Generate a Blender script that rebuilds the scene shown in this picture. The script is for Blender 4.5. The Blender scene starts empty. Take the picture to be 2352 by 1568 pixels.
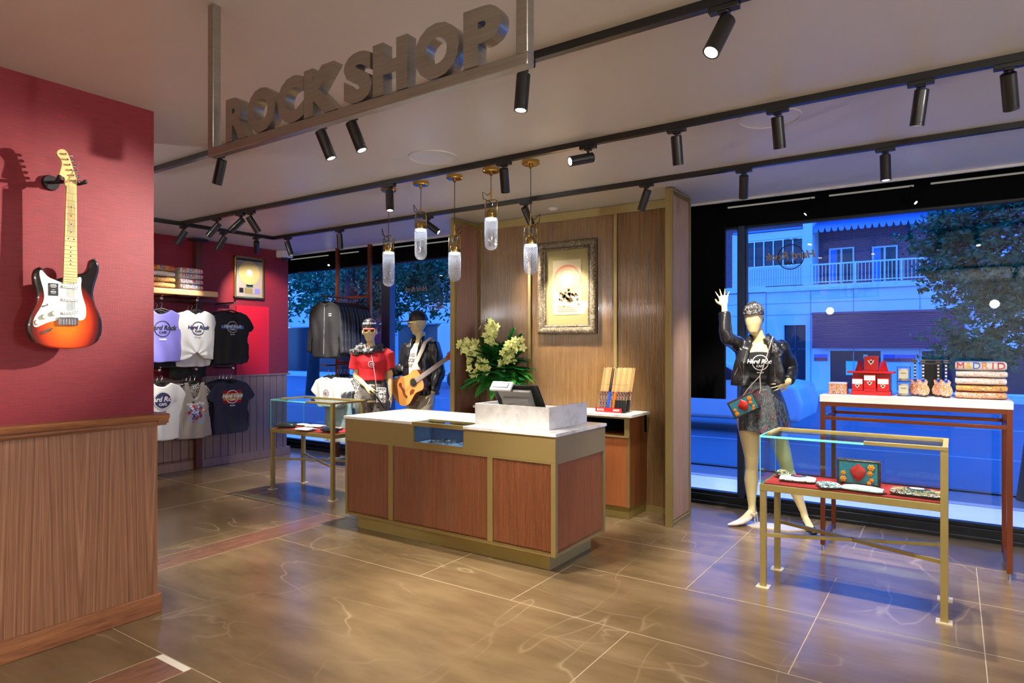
import bpy, bmesh, math, random
from mathutils import Vector as V, Matrix, noise
from mathutils.bvhtree import BVHTree
PI = math.pi
C = bpy.context.scene.collection
SC = bpy.context.scene

# ---------------------------------------------------------------- camera, world, exposure
cam = bpy.data.cameras.new('camera'); camo = bpy.data.objects.new('camera', cam); C.objects.link(camo)
camo.location = (0, 0, 1.45); camo.rotation_euler = (PI/2, 0, math.radians(34.245))
cam.sensor_width = 36; cam.lens = 36*1492.1/2352; cam.shift_y = 12.4/2352
cam.clip_start = 0.05; cam.clip_end = 300
SC.camera = camo
SC.view_settings.view_transform = 'Standard'; SC.view_settings.look = 'None'
SC.view_settings.exposure = 1.3; SC.view_settings.gamma = 1.0; SC.view_settings.use_curve_mapping = False
SC.cycles.max_bounces = 8; SC.cycles.diffuse_bounces = 4; SC.cycles.glossy_bounces = 4
SC.cycles.transparent_max_bounces = 16; SC.cycles.sample_clamp_indirect = 4.0
SC.cycles.caustics_reflective = False; SC.cycles.caustics_refractive = False
wd = bpy.data.worlds.new('dusk'); SC.world = wd; wd.use_nodes = True
nt = wd.node_tree; nt.nodes.clear()
_o = nt.nodes.new('ShaderNodeOutputWorld'); _b = nt.nodes.new('ShaderNodeBackground')
_t = nt.nodes.new('ShaderNodeTexCoord'); _s = nt.nodes.new('ShaderNodeSeparateXYZ'); _r = nt.nodes.new('ShaderNodeValToRGB')
nt.links.new(_t.outputs['Generated'], _s.inputs[0]); nt.links.new(_s.outputs['Z'], _r.inputs[0])
_r.color_ramp.elements[0].position = 0.0; _r.color_ramp.elements[0].color = (0.13, 0.38, 1.0, 1)
_r.color_ramp.elements[1].position = 0.5; _r.color_ramp.elements[1].color = (0.03, 0.20, 0.98, 1)
nt.links.new(_r.outputs[0], _b.inputs[0]); _b.inputs[1].default_value = 2.0
nt.links.new(_b.outputs[0], _o.inputs[0])
LAMP = 1.0          # scale of every shop lamp

# ---------------------------------------------------------------- materials
def lin(c):
    return tuple(((x/255)/12.92 if x/255 <= .04045 else ((x/255+.055)/1.055)**2.4) for x in c) + (1,)
class N:
    def __init__(s, name):
        s.m = bpy.data.materials.new(name); s.m.use_nodes = True; s.t = s.m.node_tree; s.t.nodes.clear()
        s.o = s.n('ShaderNodeOutputMaterial')
    def n(s, t, **k):
        x = s.t.nodes.new(t)
        for a, b in k.items():
            if a.startswith('i_'):
                key = a[2:].replace('_', ' ')
                x.inputs[int(key) if key.isdigit() else key].default_value = b
            else: setattr(x, a, b)
        return x
    def l(s, a, b): s.t.links.new(a, b)
    def coord(s, scale=(1,1,1), kind='Object', rot=(0,0,0)):
        t = s.n('ShaderNodeTexCoord'); m = s.n('ShaderNodeMapping'); m.inputs['Scale'].default_value = scale; m.inputs['Rotation'].default_value = rot; m.inputs['Location'].default_value = (.113, .271, .367)
        s.l(t.outputs[kind], m.inputs[0]); return m.outputs[0]
    def noise(s, vec, scale=5, detail=3, rough=.5, dist=0):
        x = s.n('ShaderNodeTexNoise'); x.inputs['Scale'].default_value = scale; x.inputs['Detail'].default_value = detail
        x.inputs['Roughness'].default_value = rough; x.inputs['Distortion'].default_value = dist
        s.l(vec, x.inputs['Vector']); return x.outputs['Fac']
    def ramp(s, fac, stops, interp='LINEAR'):
        r = s.n('ShaderNodeValToRGB'); r.color_ramp.interpolation = interp
        while len(r.color_ramp.elements) < len(stops): r.color_ramp.elements.new(.5)
        for e, (p, c) in zip(r.color_ramp.elements, stops):
            e.position = p; e.color = c if len(c) == 4 else lin(c)
        s.l(fac, r.inputs[0]); return r.outputs[0]
    def math(s, op, a, b=None):
        x = s.n('ShaderNodeMath', operation=op)
        for i, q in enumerate((a, b)):
            if q is None: continue
            if isinstance(q, (int, float)): x.inputs[i].default_value = q
            else: s.l(q, x.inputs[i])
        return x.outputs[0]
    def mix(s, fac, a, b):
        x = s.n('ShaderNodeMix', data_type='RGBA')
        if isinstance(fac, (int, float)): x.inputs[0].default_value = fac
        else: s.l(fac, x.inputs[0])
        for i, q in ((6, a), (7, b)):
            if isinstance(q, tuple): x.inputs[i].default_value = q if len(q) == 4 else lin(q)
            else: s.l(q, x.inputs[i])
        return x.outputs[2]
    def prin(s, col=None, rough=.5, metal=0, **k):
        p = s.n('ShaderNodeBsdfPrincipled')
        if col is not None:
            if isinstance(col, tuple): p.inputs['Base Color'].default_value = col if len(col) == 4 else lin(col)
            else: s.l(col, p.inputs['Base Color'])
        if isinstance(rough, (int, float)): p.inputs['Roughness'].default_value = rough
        else: s.l(rough, p.inputs['Roughness'])
        p.inputs['Metallic'].default_value = metal
        for a, b in k.items(): p.inputs[a.replace('_', ' ')].default_value = b
        s.l(p.outputs[0], s.o.inputs[0]); s.p = p; return p
    def bump(s, h, strength=.3, dist=.01):
        b = s.n('ShaderNodeBump'); b.inputs['Strength'].default_value = strength; b.inputs['Distance'].default_value = dist
        s.l(h, b.inputs['Height']); s.l(b.outputs[0], s.p.inputs['Normal'])
MT = {}
def plain(name, c, rough=.5, metal=0, nz=None, bump=0, **k):
    q = N(name)
    if nz:                       # nz = (scale, other colour, stretch)
        v = q.coord(nz[2] if len(nz) > 2 else (1,1,1)); f = q.noise(v, nz[0], 4)
        col = q.mix(q.math('MULTIPLY', f, 1.0), c, nz[1]); q.prin(col, rough, metal, **k)
        if bump: q.bump(f, bump)
    else: q.prin(c, rough, metal, **k)
    MT[name] = q.m; return q.m
def emit(name, c, s):
    q = N(name); e = q.n('ShaderNodeEmission'); e.inputs[0].default_value = lin(c); e.inputs[1].default_value = s
    q.l(e.outputs[0], q.o.inputs[0]); MT[name] = q.m; return q.m
plain('ceil', (214, 212, 208), .4, nz=(3, (208, 205, 201)))
plain('black', (14, 13, 13), .45); plain('blackmetal', (16, 15, 15), .38, Coat_Weight=.2)
plain('voidblack', (2, 2, 3), .9, Specular_IOR_Level=.1)
plain('brass', (168, 150, 92), .38, .5, nz=(9, (156, 138, 80)))
plain('goldpaint', (148, 128, 78), .42, .4)
plain('polbrass', (205, 170, 90), .16, 1.0)
plain('copper', (128, 70, 48), .32, .85); plain('copperd', (96, 52, 40), .4, .6)
plain('chrome', (200, 200, 205), .12, 1.0)
plain('white', (225, 225, 222), .5); plain('chainlink', (190, 176, 170), .35, .3); plain('offwhite', (214, 206, 190), .6); plain('plastic', (235, 235, 235), .3)
plain('cable', (12, 12, 12), .6)
plain('felt', (190, 20, 22), .9, nz=(60, (150, 12, 16)))
plain('redbox', (178, 14, 18), .35); plain('redpaint', (200, 16, 38), .5)
plain('skin', (214, 196, 146), .42, nz=(5, (206, 188, 138)))
plain('denimgrey', (120, 112, 104), .8, nz=(60, (95, 88, 84)), bump=.2)
plain('chino', (168, 156, 138), .8); plain('leather', (20, 20, 22), .3, nz=(40, (34, 34, 38)), bump=.25)
plain('blackcloth', (15, 15, 17), .85, nz=(120, (23, 23, 25)), bump=.1)
plain('jacketcloth', (26, 26, 28), .6, nz=(90, (36, 36, 38)), bump=.1)
plain('whitecloth', (216, 218, 216), .85); plain('purplecloth', (112, 108, 186), .85); plain('navycloth', (30, 32, 56), .85)
plain('greycloth', (160, 152, 142), .85, nz=(150, (140, 132, 122))); plain('redcloth', (196, 26, 36), .75)
plain('silverink', (200, 200, 206), .4); plain('blackink', (22, 22, 26), .6); plain('whiteink', (240, 240, 240), .5)
plain('navyink', (40, 44, 84), .6); plain('redink', (200, 30, 34), .6); plain('yellowink', (232, 176, 40), .6)
plain('blueink', (40, 90, 200), .6); plain('greenink', (60, 160, 80), .6); plain('orangeink', (230, 120, 30), .6)
plain('goldink', (196, 150, 60), .5); plain('blueglow', (90, 140, 235), .5)
plain('paper', (222, 196, 160), .7); plain('pinkink', (214, 132, 104), .7); plain('brownink', (112, 78, 30), .7); plain('matt', (184, 160, 108), .7)
plain('maple', (236, 200, 136), .3, nz=(4, (222, 184, 118), (8, 1, 1)), Coat_Weight=.5)
plain('pickguard', (232, 238, 230), .22); plain('sprucetop', (214, 150, 82), .3, nz=(6, (200, 132, 66), (12, 12, 1)), Coat_Weight=.6)
plain('mahogany', (120, 50, 24), .3, Coat_Weight=.5); plain('headwood', (168, 66, 28), .35)
plain('lightwood', (222, 176, 124), .4, nz=(5, (206, 158, 106), (1, 8, 8)))
plain('record', (200, 176, 112), .3, .25)
plain('plaque', (150, 136, 128), .6); plain('steel', (168, 162, 150), .3, .82, nz=(5, (138, 132, 120), (1, 1, 30)))
plain('shoe', (226, 180, 168), .3, nz=(8, (235, 220, 205))); plain('plate', (214, 200, 164), .3, .3)
plain('greymatt', (150, 148, 144), .45); plain('wax', (238, 226, 196), .6); plain('teal', (70, 150, 160), .35, .3, nz=(90, (30, 90, 110)))
plain('bagdark', (30, 30, 32), .3, .3, nz=(60, (70, 72, 70)))
plain('heart', (206, 40, 28), .35, nz=(40, (150, 16, 14))); plain('petal', (236, 150, 30), .4, nz=(60, (225, 110, 20)))
plain('leaf', (44, 124, 40), .45, nz=(12, (80, 156, 58))); plain('leafd', (42, 132, 56), .5)
plain('bloom', (214, 222, 110), .55, nz=(20, (236, 236, 170))); plain('stem', (70, 120, 50), .6)
plain('asphalt', (76, 84, 100), .6, nz=(2, (92, 100, 116))); plain('paving', (225, 225, 225), .7, nz=(4, (205, 208, 212)))
plain('kerb', (150, 155, 165), .8)
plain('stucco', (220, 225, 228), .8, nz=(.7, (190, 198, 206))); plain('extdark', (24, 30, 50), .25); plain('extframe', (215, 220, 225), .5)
plain('awning', (90, 140, 210), .7); plain('shutter', (118, 62, 92), .6)
plain('bark', (40, 44, 50), .9, nz=(12, (22, 26, 32), (1, 1, .3)), bump=.6)
plain('treeleaf', (14, 128, 84), .5, nz=(1.4, (6, 66, 50))); plain('carpaint', (200, 206, 214), .25); plain('rubber', (18, 18, 20), .7)
plain('signgreen', (110, 220, 190), .6); plain('stripe', (190, 70, 70), .6)
plain('darkframe', (26, 30, 34), .4, .3); plain('winblue', (44, 62, 92), .35, .3); plain('nichereflect', (96, 112, 150), .3)  # niche interior: blue-grey reflection of the glass put into its colour
plain('camwhite', (214, 214, 214), .4); plain('tagblack', (20, 20, 22), .4); plain('glassred', (214, 30, 30), .3)
plain('denim', (190, 204, 204), .85, nz=(14, (150, 172, 176), (6, 6, .6)))
emit('lens', (255, 250, 242), 14); emit('ledwhite', (240, 246, 255), 3); emit('screen', (205, 218, 240), .8); emit('trackdash', (170, 165, 155), .22)

def opal():
    q = N('opal'); tr = q.n('ShaderNodeBsdfTransparent'); tl = q.n('ShaderNodeBsdfTranslucent'); mx = q.n('ShaderNodeMixShader'); mx.inputs[0].default_value = .3
    q.l(tr.outputs[0], mx.inputs[1]); q.l(tl.outputs[0], mx.inputs[2]); q.l(mx.outputs[0], q.o.inputs[0]); MT['opal'] = q.m
opal()
def pat(name, cols, scale, stretch=(1,1,1), rough=.6, w=.04, metal=0):
    q = N(name); v = q.coord(stretch); f = q.noise(v, scale, 2, .6, .6)
    stops = []
    n = len(cols)
    for i, c in enumerate(cols): stops.append((.32+.36*i/n, c))
    q.prin(q.ramp(f, stops, 'CONSTANT'), rough, metal); MT[name] = q.m
pat('bandana', [(14,14,16), (120,118,116), (20,20,22), (40,40,42)], 26)
pat('scarfp', [(12,12,14), (26,26,28), (96,94,92), (22,22,24)], 34)
pat('skirtp', [(20,22,24), (84,86,88), (34,36,38), (120,122,122), (44,46,48), (30,80,84), (24,24,26), (140,40,70)], 34, (1.5,1.5,.6), .35)
pat('bwbag', [(24,24,26), (226,224,220), (30,30,32), (232,230,226)], 36)
pat('whitebag', [(226,222,214), (206,200,190), (236,232,226)], 30)
pat('redbag', [(180,30,30), (230,214,190), (30,30,34), (214,150,60), (40,110,110)], 34)
pat('madridp', [(236,120,40), (244,236,226), (214,60,40), (240,170,60), (80,80,130), (244,236,226)], 60, (1,1,1.6))
pat('sketch', [(232,230,222), (190,190,184), (236,232,226), (222,160,140), (234,230,222)], 34, (1,1,1.6))
pat('orangep', [(224,214,196), (226,140,50), (230,170,80), (120,110,100), (230,150,60)], 34, (1,1,1.6))
pat('stickp', [(40,34,40), (190,160,130), (60,50,60), (140,60,50), (70,90,130)], 60, (1,1,.6))
pat('tankp', [(40,40,46), (206,60,50), (230,226,220), (40,70,110), (30,30,34)], 30)
pat('jeansp', [(112,106,100), (104,98,92), (118,112,104), (112,106,100), (114,108,102), (44,42,42), (112,106,100)], 22, (1,1,.6))
pat('crystal', [(120,130,150), (240,244,250), (60,70,90), (200,206,220)], 60, rough=.2)

def walls():
    q = N('redwall'); v = q.coord((4, 4, 90)); f = q.noise(v, 3, 5, .6)
    v2 = q.coord((60, 60, 3)); g = q.noise(v2, 6, 2)
    col = q.ramp(f, [(.3, (112, 10, 22)), (.7, (136, 19, 34))]); q.prin(col, .55, Sheen_Weight=.15)
    q.bump(q.math('ADD', f, q.math('MULTIPLY', g, .5)), .25, .004); MT['redwall'] = q.m
    # bookmatched walnut
    def walnut(name, axis, c0, c1, c2, rough=.42, k=1.0):
        q = N(name); t = q.n('ShaderNodeTexCoord'); s = q.n('ShaderNodeSeparateXYZ'); q.l(t.outputs['Object'], s.inputs[0])
        u = s.outputs[axis]; z = s.outputs['Z']
        pp = q.math('PINGPONG', q.math('ADD', u, 10.09), .17)
        wob = q.noise(q.coord((4, 4, .35)), 2.2, 3)
        tt = q.math('SQRT', q.math('ADD', q.math('MULTIPLY', pp, pp), .0004))
        e = q.math('SUBTRACT', q.math('MULTIPLY', tt, 74*k), q.math('MULTIPLY', z, 2.1))
        e = q.math('ADD', e, q.math('MULTIPLY', wob, 1.6))
        cv = q.n('ShaderNodeCombineXYZ'); q.l(e, cv.inputs[0]); band = q.noise(cv.outputs[0], 1.15, 5, .6)
        fine = q.noise(q.coord((60, 60, 1.2)), 3, 4)
        f = q.math('ADD', q.math('MULTIPLY', band, .72), q.math('MULTIPLY', fine, .28))
        q.prin(q.ramp(f, [(.36, c0), (.5, c1), (.64, c2)]), rough, Coat_Weight=.1); q.bump(fine, .08, .002); MT[name] = q.m
    walnut('walnut', 'Y', (98, 62, 42), (134, 92, 64), (164, 120, 86))
    def wood(name, c0, c1, stretch, rough=.4, sc=4, coat=.15):
        q = N(name); v = q.coord(stretch); f = q.noise(v, sc, 5, .65, .4); g = q.noise(q.coord(tuple(x*6 for x in stretch)), sc, 3)
        q.prin(q.ramp(q.math('ADD', q.math('MULTIPLY', f, .65), q.math('MULTIPLY', g, .35)), [(.32, c0), (.66, c1)]), rough, Coat_Weight=coat, Coat_Roughness=.25)
        q.bump(g, .1, .002); MT[name] = q.m
        if name == 'reed':
            lo = q.noise(q.coord((2.2, 2.2, 1.1)), 3.2, 3, .6); q.bump(q.math('ADD', q.math('MULTIPLY', lo, 14.0), g), .22, .004); q.p.inputs['Coat Roughness'].default_value = .07
    wood('walnuth', (106, 62, 38), (158, 104, 66), (6, .7, 10))
    wood('greywood', (124, 98, 84), (150, 122, 106), (8, 8, .6), .5)
    wood('reed', (104, 76, 44), (144, 108, 66), (14, 14, .5), .26, 4, .9)
    wood('reddish', (98, 52, 26), (132, 76, 40), (14, 14, .6), .36)
    wood('orangewood', (146, 82, 44), (166, 98, 56), (8, 8, .6), .36)
    wood('stripwood', (96, 66, 50), (130, 92, 70), (8, 1.2, 3), .25)
    # marble floor
    q = N('marble'); v = q.coord((1, 1, 1))
    big = q.noise(v, 1.2, 3, .5, 0); mid = q.noise(q.coord((1.0, 3.2, 1), rot=(0, 0, .5)), 2.2, 6, .55, 0)
    base = q.ramp(q.math('ADD', q.math('MULTIPLY', big, .5), q.math('MULTIPLY', mid, .5)), [(.34, (88, 70, 46)), (.5, (102, 83, 56)), (.66, (119, 99, 70))])
    d1 = q.noise(q.coord((.55, 1.9, 1), rot=(0, 0, .45)), 1.0, 3, .4, 0); d2 = q.noise(q.coord((2.1, .6, 1), rot=(0, 0, -.25)), .9, 3, .38, 0)
    vein = q.math('MINIMUM', q.math('ABSOLUTE', q.math('SUBTRACT', d1, .5)), q.math('ABSOLUTE', q.math('SUBTRACT', d2, .47)))
    msk = q.noise(v, 1.1, 2)
    vf = q.ramp(vein, [(0, (1, 1, 1, 1)), (.0015, (.45, .45, .45, 1)), (.005, (0, 0, 0, 1))])
    mf = q.ramp(msk, [(.45, (0, 0, 0, 1)), (.62, (1, 1, 1, 1))])
    vv = q.math('MULTIPLY', vf, q.math('MULTIPLY', mf, .2))
    q.prin(q.mix(vv, base, (214, 190, 152)), .24); MT['marble'] = q.m
    plain('grout', (158, 140, 110), .6)
    # white counter stone
    q = N('quartz'); f = q.noise(q.coord(), 9, 4, .7)
    q.prin(q.ramp(f, [(.3, (196, 192, 184)), (.5, (224, 222, 218)), (.7, (232, 230, 226))]), .22); MT['quartz'] = q.m
    # ornate frame
    q = N('ornate'); f = q.noise(q.coord(), 55, 4, .7, 1.5)
    q.prin(q.ramp(f, [(.3, (46, 38, 28)), (.52, (122, 108, 86)), (.68, (190, 178, 152))]), .35, .6); q.bump(f, .9, .01); MT['ornate'] = q.m
    # sunburst guitar: body centred at object origin, burst by distance in the YZ plane
    q = N('sunburst'); t = q.n('ShaderNodeTexCoord'); m = q.n('ShaderNodeMapping'); m.inputs['Scale'].default_value = (0, 6.2, 4.6); m.inputs['Location'].default_value = (0, .06, .16)
    q.l(t.outputs['Object'], m.inputs[0]); ln = q.n('ShaderNodeVectorMath', operation='LENGTH'); q.l(m.outputs[0], ln.inputs[0])
    q.prin(q.ramp(ln.outputs['Value'], [(.25, (236, 120, 20)), (.58, (214, 66, 10)), (.78, (120, 18, 8)), (.93, (14, 8, 8))]), .12, Coat_Weight=1.0, Coat_Roughness=.05); MT['sunburst'] = q.m
    # brick
    q = N('brick'); b = q.n('ShaderNodeTexBrick'); q.l(q.coord((1, 1, 1), rot=(PI/2, 0, 0)), b.inputs['Vector'])
    b.inputs['Color1'].default_value = lin((138, 74, 88)); b.inputs['Color2'].default_value = lin((116, 60, 76)); b.inputs['Mortar'].default_value = lin((160, 140, 150)); b.inputs['Scale'].default_value = 4.5
    q.prin(b.outputs['Color'], .85); MT['brick'] = q.m
    # shutter slats and stone joints
    def glassy(name, tint, refl=1.0, rough=0.0, ior=1.45):
        q = N(name); tr = q.n('ShaderNodeBsdfTransparent'); tr.inputs[0].default_value = lin(tint)
        gl = q.n('ShaderNodeBsdfGlossy'); gl.inputs['Roughness'].default_value = rough; gl.inputs[0].default_value = (refl, refl, refl, 1)
        fr = q.n('ShaderNodeFresnel'); ge = q.n('ShaderNodeNewGeometry'); io = q.n('ShaderNodeMix'); io.inputs[2].default_value = ior; io.inputs[3].default_value = 1/ior
        q.l(ge.outputs['Backfacing'], io.inputs[0]); q.l(io.outputs[0], fr.inputs[0])
        mx = q.n('ShaderNodeMixShader'); q.l(fr.outputs[0], mx.inputs[0]); q.l(tr.outputs[0], mx.inputs[1]); q.l(gl.outputs[0], mx.inputs[2])
        q.l(mx.outputs[0], q.o.inputs[0]); MT[name] = q.m
    glassy('winglass', (236, 242, 250), .8); glassy('caseglass', (238, 250, 250), .7); glassy('clear', (246, 248, 248), .8); glassy('artglass', (246, 248, 246), .08); glassy('lensglass', (110, 70, 60), .9)
    plain('glassedge', (120, 225, 215), .1, Emission_Color=lin((150, 240, 235)), Emission_Strength=0.0)
    q = N('cutglass'); v = q.coord((1, 1, 1))
    t = q.n('ShaderNodeTexCoord'); s = q.n('ShaderNodeSeparateXYZ'); q.l(t.outputs['Object'], s.inputs[0])
    ang = q.math('MULTIPLY', q.math('ARCTAN2', s.outputs['Y'], s.outputs['X']), 9.0)
    zz = q.math('MULTIPLY', s.outputs['Z'], 190.0)
    a = q.math('ABSOLUTE', q.math('SINE', q.math('ADD', ang, zz))); b2 = q.math('ABSOLUTE', q.math('SINE', q.math('SUBTRACT', ang, zz)))
    h = q.math('MULTIPLY', a, b2)
    tr = q.n('ShaderNodeBsdfTransparent'); tr.inputs[0].default_value = (.9, .93, 1, 1)
    tl = q.n('ShaderNodeBsdfTranslucent'); tl.inputs[0].default_value = (.9, .93, 1, 1)
    gl = q.n('ShaderNodeBsdfGlossy'); gl.inputs['Roughness'].default_value = .08
    bp = q.n('ShaderNodeBump'); bp.inputs['Strength'].default_value = .8; bp.inputs['Distance'].default_value = .01; q.l(h, bp.inputs['Height']); q.l(bp.outputs[0], gl.inputs['Normal']); q.l(bp.outputs[0], tl.inputs['Normal'])
    m1 = q.n('ShaderNodeMixShader'); q.l(q.ramp(h, [(.0, (.26, .26, .26, 1)), (.4, (.02, .02, .02, 1))]), m1.inputs[0]); q.l(tr.outputs[0], m1.inputs[1]); q.l(tl.outputs[0], m1.inputs[2])
    m2 = q.n('ShaderNodeMixShader'); m2.inputs[0].default_value = .22; q.l(m1.outputs[0], m2.inputs[1]); q.l(gl.outputs[0], m2.inputs[2]); q.l(m2.outputs[0], q.o.inputs[0]); MT['cutglass'] = q.m
walls()

# ---------------------------------------------------------------- mesh helpers
def font_mesh(s, size, extrude=0.0, off=0.0, shear=0.0, align='CENTER', res=4):
    cu = bpy.data.curves.new('txt', 'FONT'); cu.body = s; cu.size = size; cu.extrude = extrude; cu.offset = off; cu.shear = shear
    cu.align_x = align; cu.align_y = 'CENTER'; cu.resolution_u = res
    ob = bpy.data.objects.new('txt', cu); C.objects.link(ob)
    me = bpy.data.meshes.new_from_object(ob.evaluated_get(bpy.context.evaluated_depsgraph_get()))
    bpy.data.objects.remove(ob); bpy.data.curves.remove(cu); return me
class M:
    def __init__(s): s.b = bmesh.new()
    def faces(s, vs, fs, mi=0):
        bv = [s.b.verts.new(v) for v in vs]
        for f in fs:
            try: q = s.b.faces.new([bv[i] for i in f]); q.material_index = mi
            except ValueError: pass
        return bv
    def box(s, x0, x1, y0, y1, z0, z1, mi=0, mt=None):
        vs = [V((x, y, z)) for x in (x0, x1) for y in (y0, y1) for z in (z0, z1)]
        if mt: vs = [mt @ v for v in vs]
        s.faces(vs, [(0,1,3,2), (4,6,7,5), (0,4,5,1), (2,3,7,6), (0,2,6,4), (1,5,7,3)], mi); return s
    def sweep(s, path, side=None, n=12, mi=0, cap=True, close=False):
        P = [V(p[0]) for p in path]; rs = [(p[1], p[2] if len(p) > 2 else p[1]) for p in path]; L = len(P)
        rings = []; sd = V(side) if side is not None else None; prev = None
        for i in range(L):
            if close: t = P[(i+1) % L]-P[i-1]
            else: t = P[min(i+1, L-1)]-P[max(i-1, 0)]
            if t.length < 1e-9: t = V((0, 0, 1))
            t.normalize()
            if sd is not None: a = sd - t*sd.dot(t)
            else: a = (prev - t*prev.dot(t)) if prev else t.orthogonal()
            if a.length < 1e-6: a = t.orthogonal()
            a.normalize(); prev = a; c = t.cross(a)
            rings.append([P[i] + a*(rs[i][0]*math.cos(2*PI*k/n)) + c*(rs[i][1]*math.sin(2*PI*k/n)) for k in range(n)])
        vs = [v for r in rings for v in r]; fs = []
        m = L if close else L-1
        for i in range(m):
            j = (i+1) % L
            for k in range(n): fs.append((i*n+k, i*n+(k+1) % n, j*n+(k+1) % n, j*n+k))
        if cap and not close: fs += [tuple(range(n))[::-1], tuple((L-1)*n+k for k in range(n))]
        s.faces(vs, fs, mi); return s
    def tube(s, pts, r, n=8, mi=0, close=False): return s.sweep([(p, r) for p in pts], None, n, mi, True, close)
    def cyl(s, p, q, r, r2=None, n=20, mi=0): return s.sweep([(p, r), (q, r if r2 is None else r2)], None, n, mi)
    def bar(s, p, q, w, h=None, up=(0,0,1), mi=0):
        p = V(p); q = V(q); t = (q-p).normalized(); u = V(up); a = t.cross(u)
        if a.length < 1e-4: a = t.cross(V((0, 1, 0)))
        a.normalize(); c = a.cross(t); h = w if h is None else h
        vs = [e + a*(i*w/2) + c*(j*h/2) for e in (p, q) for i, j in ((-1,-1), (1,-1), (1,1), (-1,1))]
        s.faces(vs, [(0,1,2,3), (7,6,5,4), (0,4,5,1), (1,5,6,2), (2,6,7,3), (3,7,4,0)], mi); return s
    def lathe(s, prof, c, n=24, mi=0, mt=None):
        c = V(c); vs = []; fs = []
        for r, z in prof:
            for k in range(n):
                p = V((r*math.cos(2*PI*k/n), r*math.sin(2*PI*k/n), z)); vs.append(c + (mt @ p if mt else p))
        L = len(prof)
        for i in range(L-1):
            for k in range(n): fs.append((i*n+k, i*n+(k+1) % n, (i+1)*n+(k+1) % n, (i+1)*n+k))
        fs += [tuple(range(n))[::-1], tuple((L-1)*n+k for k in range(n))]
        s.faces(vs, fs, mi); return s
    def ell(s, c, r, mt=None, n=16, mi=0):
        m = max(6, n//2); prof = []
        for i in range(m+1):
            a = -PI/2 + PI*i/m; prof.append((max(math.cos(a), .02), math.sin(a)))
        T = Matrix.Diagonal(V((r[0], r[1], r[2])))
        if mt: T = mt.to_3x3() @ T
        return s.lathe(prof, c, n, mi, T)
    def prism(s, pts, d, mi=0):                # closed outline pts (3-D) pushed along d
        d = V(d); a = [V(p) for p in pts]; n = len(a)
        vs = a + [p+d for p in a]; fs = [tuple(range(n))[::-1], tuple(range(n, 2*n))]
        for i in range(n): fs.append((i, (i+1) % n, n+(i+1) % n, n+i))
        s.faces(vs, fs, mi); return s
    def ring(s, c, r0, r1, nrm, th, n=32, mi=0):
        nrm = V(nrm).normalized(); a = nrm.orthogonal().normalized(); b = nrm.cross(a); c = V(c); vs = []; fs = []
        for k in range(n):
            d = a*math.cos(2*PI*k/n)+b*math.sin(2*PI*k/n)
            vs += [c+d*r0, c+d*r1, c+d*r1+nrm*th, c+d*r0+nrm*th]
        for k in range(n):
            j = (k+1) % n
            for m in range(4): fs.append((4*k+m, 4*k+(m+1) % 4, 4*j+(m+1) % 4, 4*j+m))
        s.faces(vs, fs, mi); return s
    def text(s, t, size, mt, ext=.0008, off=0., shear=0., mi=0, align='CENTER'):
        me = font_mesh(t, size, ext, off, shear, align)
        vs = [mt @ v.co for v in me.vertices]; s.faces(vs, [tuple(p.vertices) for p in me.polygons], mi); bpy.data.meshes.remove(me); return s
    def letters(s, t, size, mt, mis, adv, ext=.0008, off=0., shear=0.):
        n = len(t)
        for i, ch in enumerate(t):
            s.text(ch, size, mt @ Matrix.Translation(((i-(n-1)/2)*adv, 0, 0)), ext, off, shear, mis[i % len(mis)])
        return s
    def move(s, mt):
        bmesh.ops.transform(s.b, matrix=mt, verts=s.b.verts); return s
# orientation matrices that lay XY lettering on an upright face
def face_to(d, at):       # local X -> reading direction, local Y -> up
    d = V(d).normalized(); up = V((0, 0, 1)); x = up.cross(d).normalized(); y = d.cross(x)
    return Matrix.Translation(V(at)) @ Matrix((x, y, d)).transposed().to_4x4()

def obj(name, m, mat, parent=None, smooth=30, bevel=0, world=True, seg=2, label=None):
    if isinstance(m, M):
        me = bpy.data.meshes.new(name); bmesh.ops.recalc_face_normals(m.b, faces=m.b.faces); m.b.to_mesh(me); m.b.free()
    else: me = m; me.name = name
    if parent is not None and world:
        T = Matrix.Identity(4); p = parent
        while p: T = p.matrix_basis @ T; p = p.parent
        me.transform(T.inverted())
    for k in (mat if isinstance(mat, (list, tuple)) else [mat]): me.materials.append(MT[k])
    if smooth is not None:
        me.shade_smooth(); me.set_sharp_from_angle(angle=math.radians(smooth))
    o = bpy.data.objects.new(name, me); C.objects.link(o)
    if parent is not None: o.parent = parent
    if bevel:
        b = o.modifiers.new('bevel', 'BEVEL'); b.width = bevel; b.segments = seg; b.limit_method = 'ANGLE'; b.angle_limit = math.radians(40)
    if label: o['label'] = label
    return o
def thing(name, label, cat, loc=(0,0,0), rotz=0, group=None):
    o = bpy.data.objects.new(name, None); C.objects.link(o); o.location = loc; o.rotation_euler = (0, 0, rotz)
    o.matrix_basis = Matrix.Translation(V(loc)) @ Matrix.Rotation(rotz, 4, 'Z')
    o.empty_display_size = .05
    o['label'] = label; o['category'] = cat
    if group: o['group'] = group
    return o
def tag(o, label, cat, group=None, kind=None):
    o['label'] = label; o['category'] = cat
    if group: o['group'] = group
    if kind: o['kind'] = kind
    return o
def struct(name, m, mat, parent=None, **k):
    o = obj(name, m, mat, parent, **k)
    if parent is None: o['kind'] = 'structure'
    return o
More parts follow.
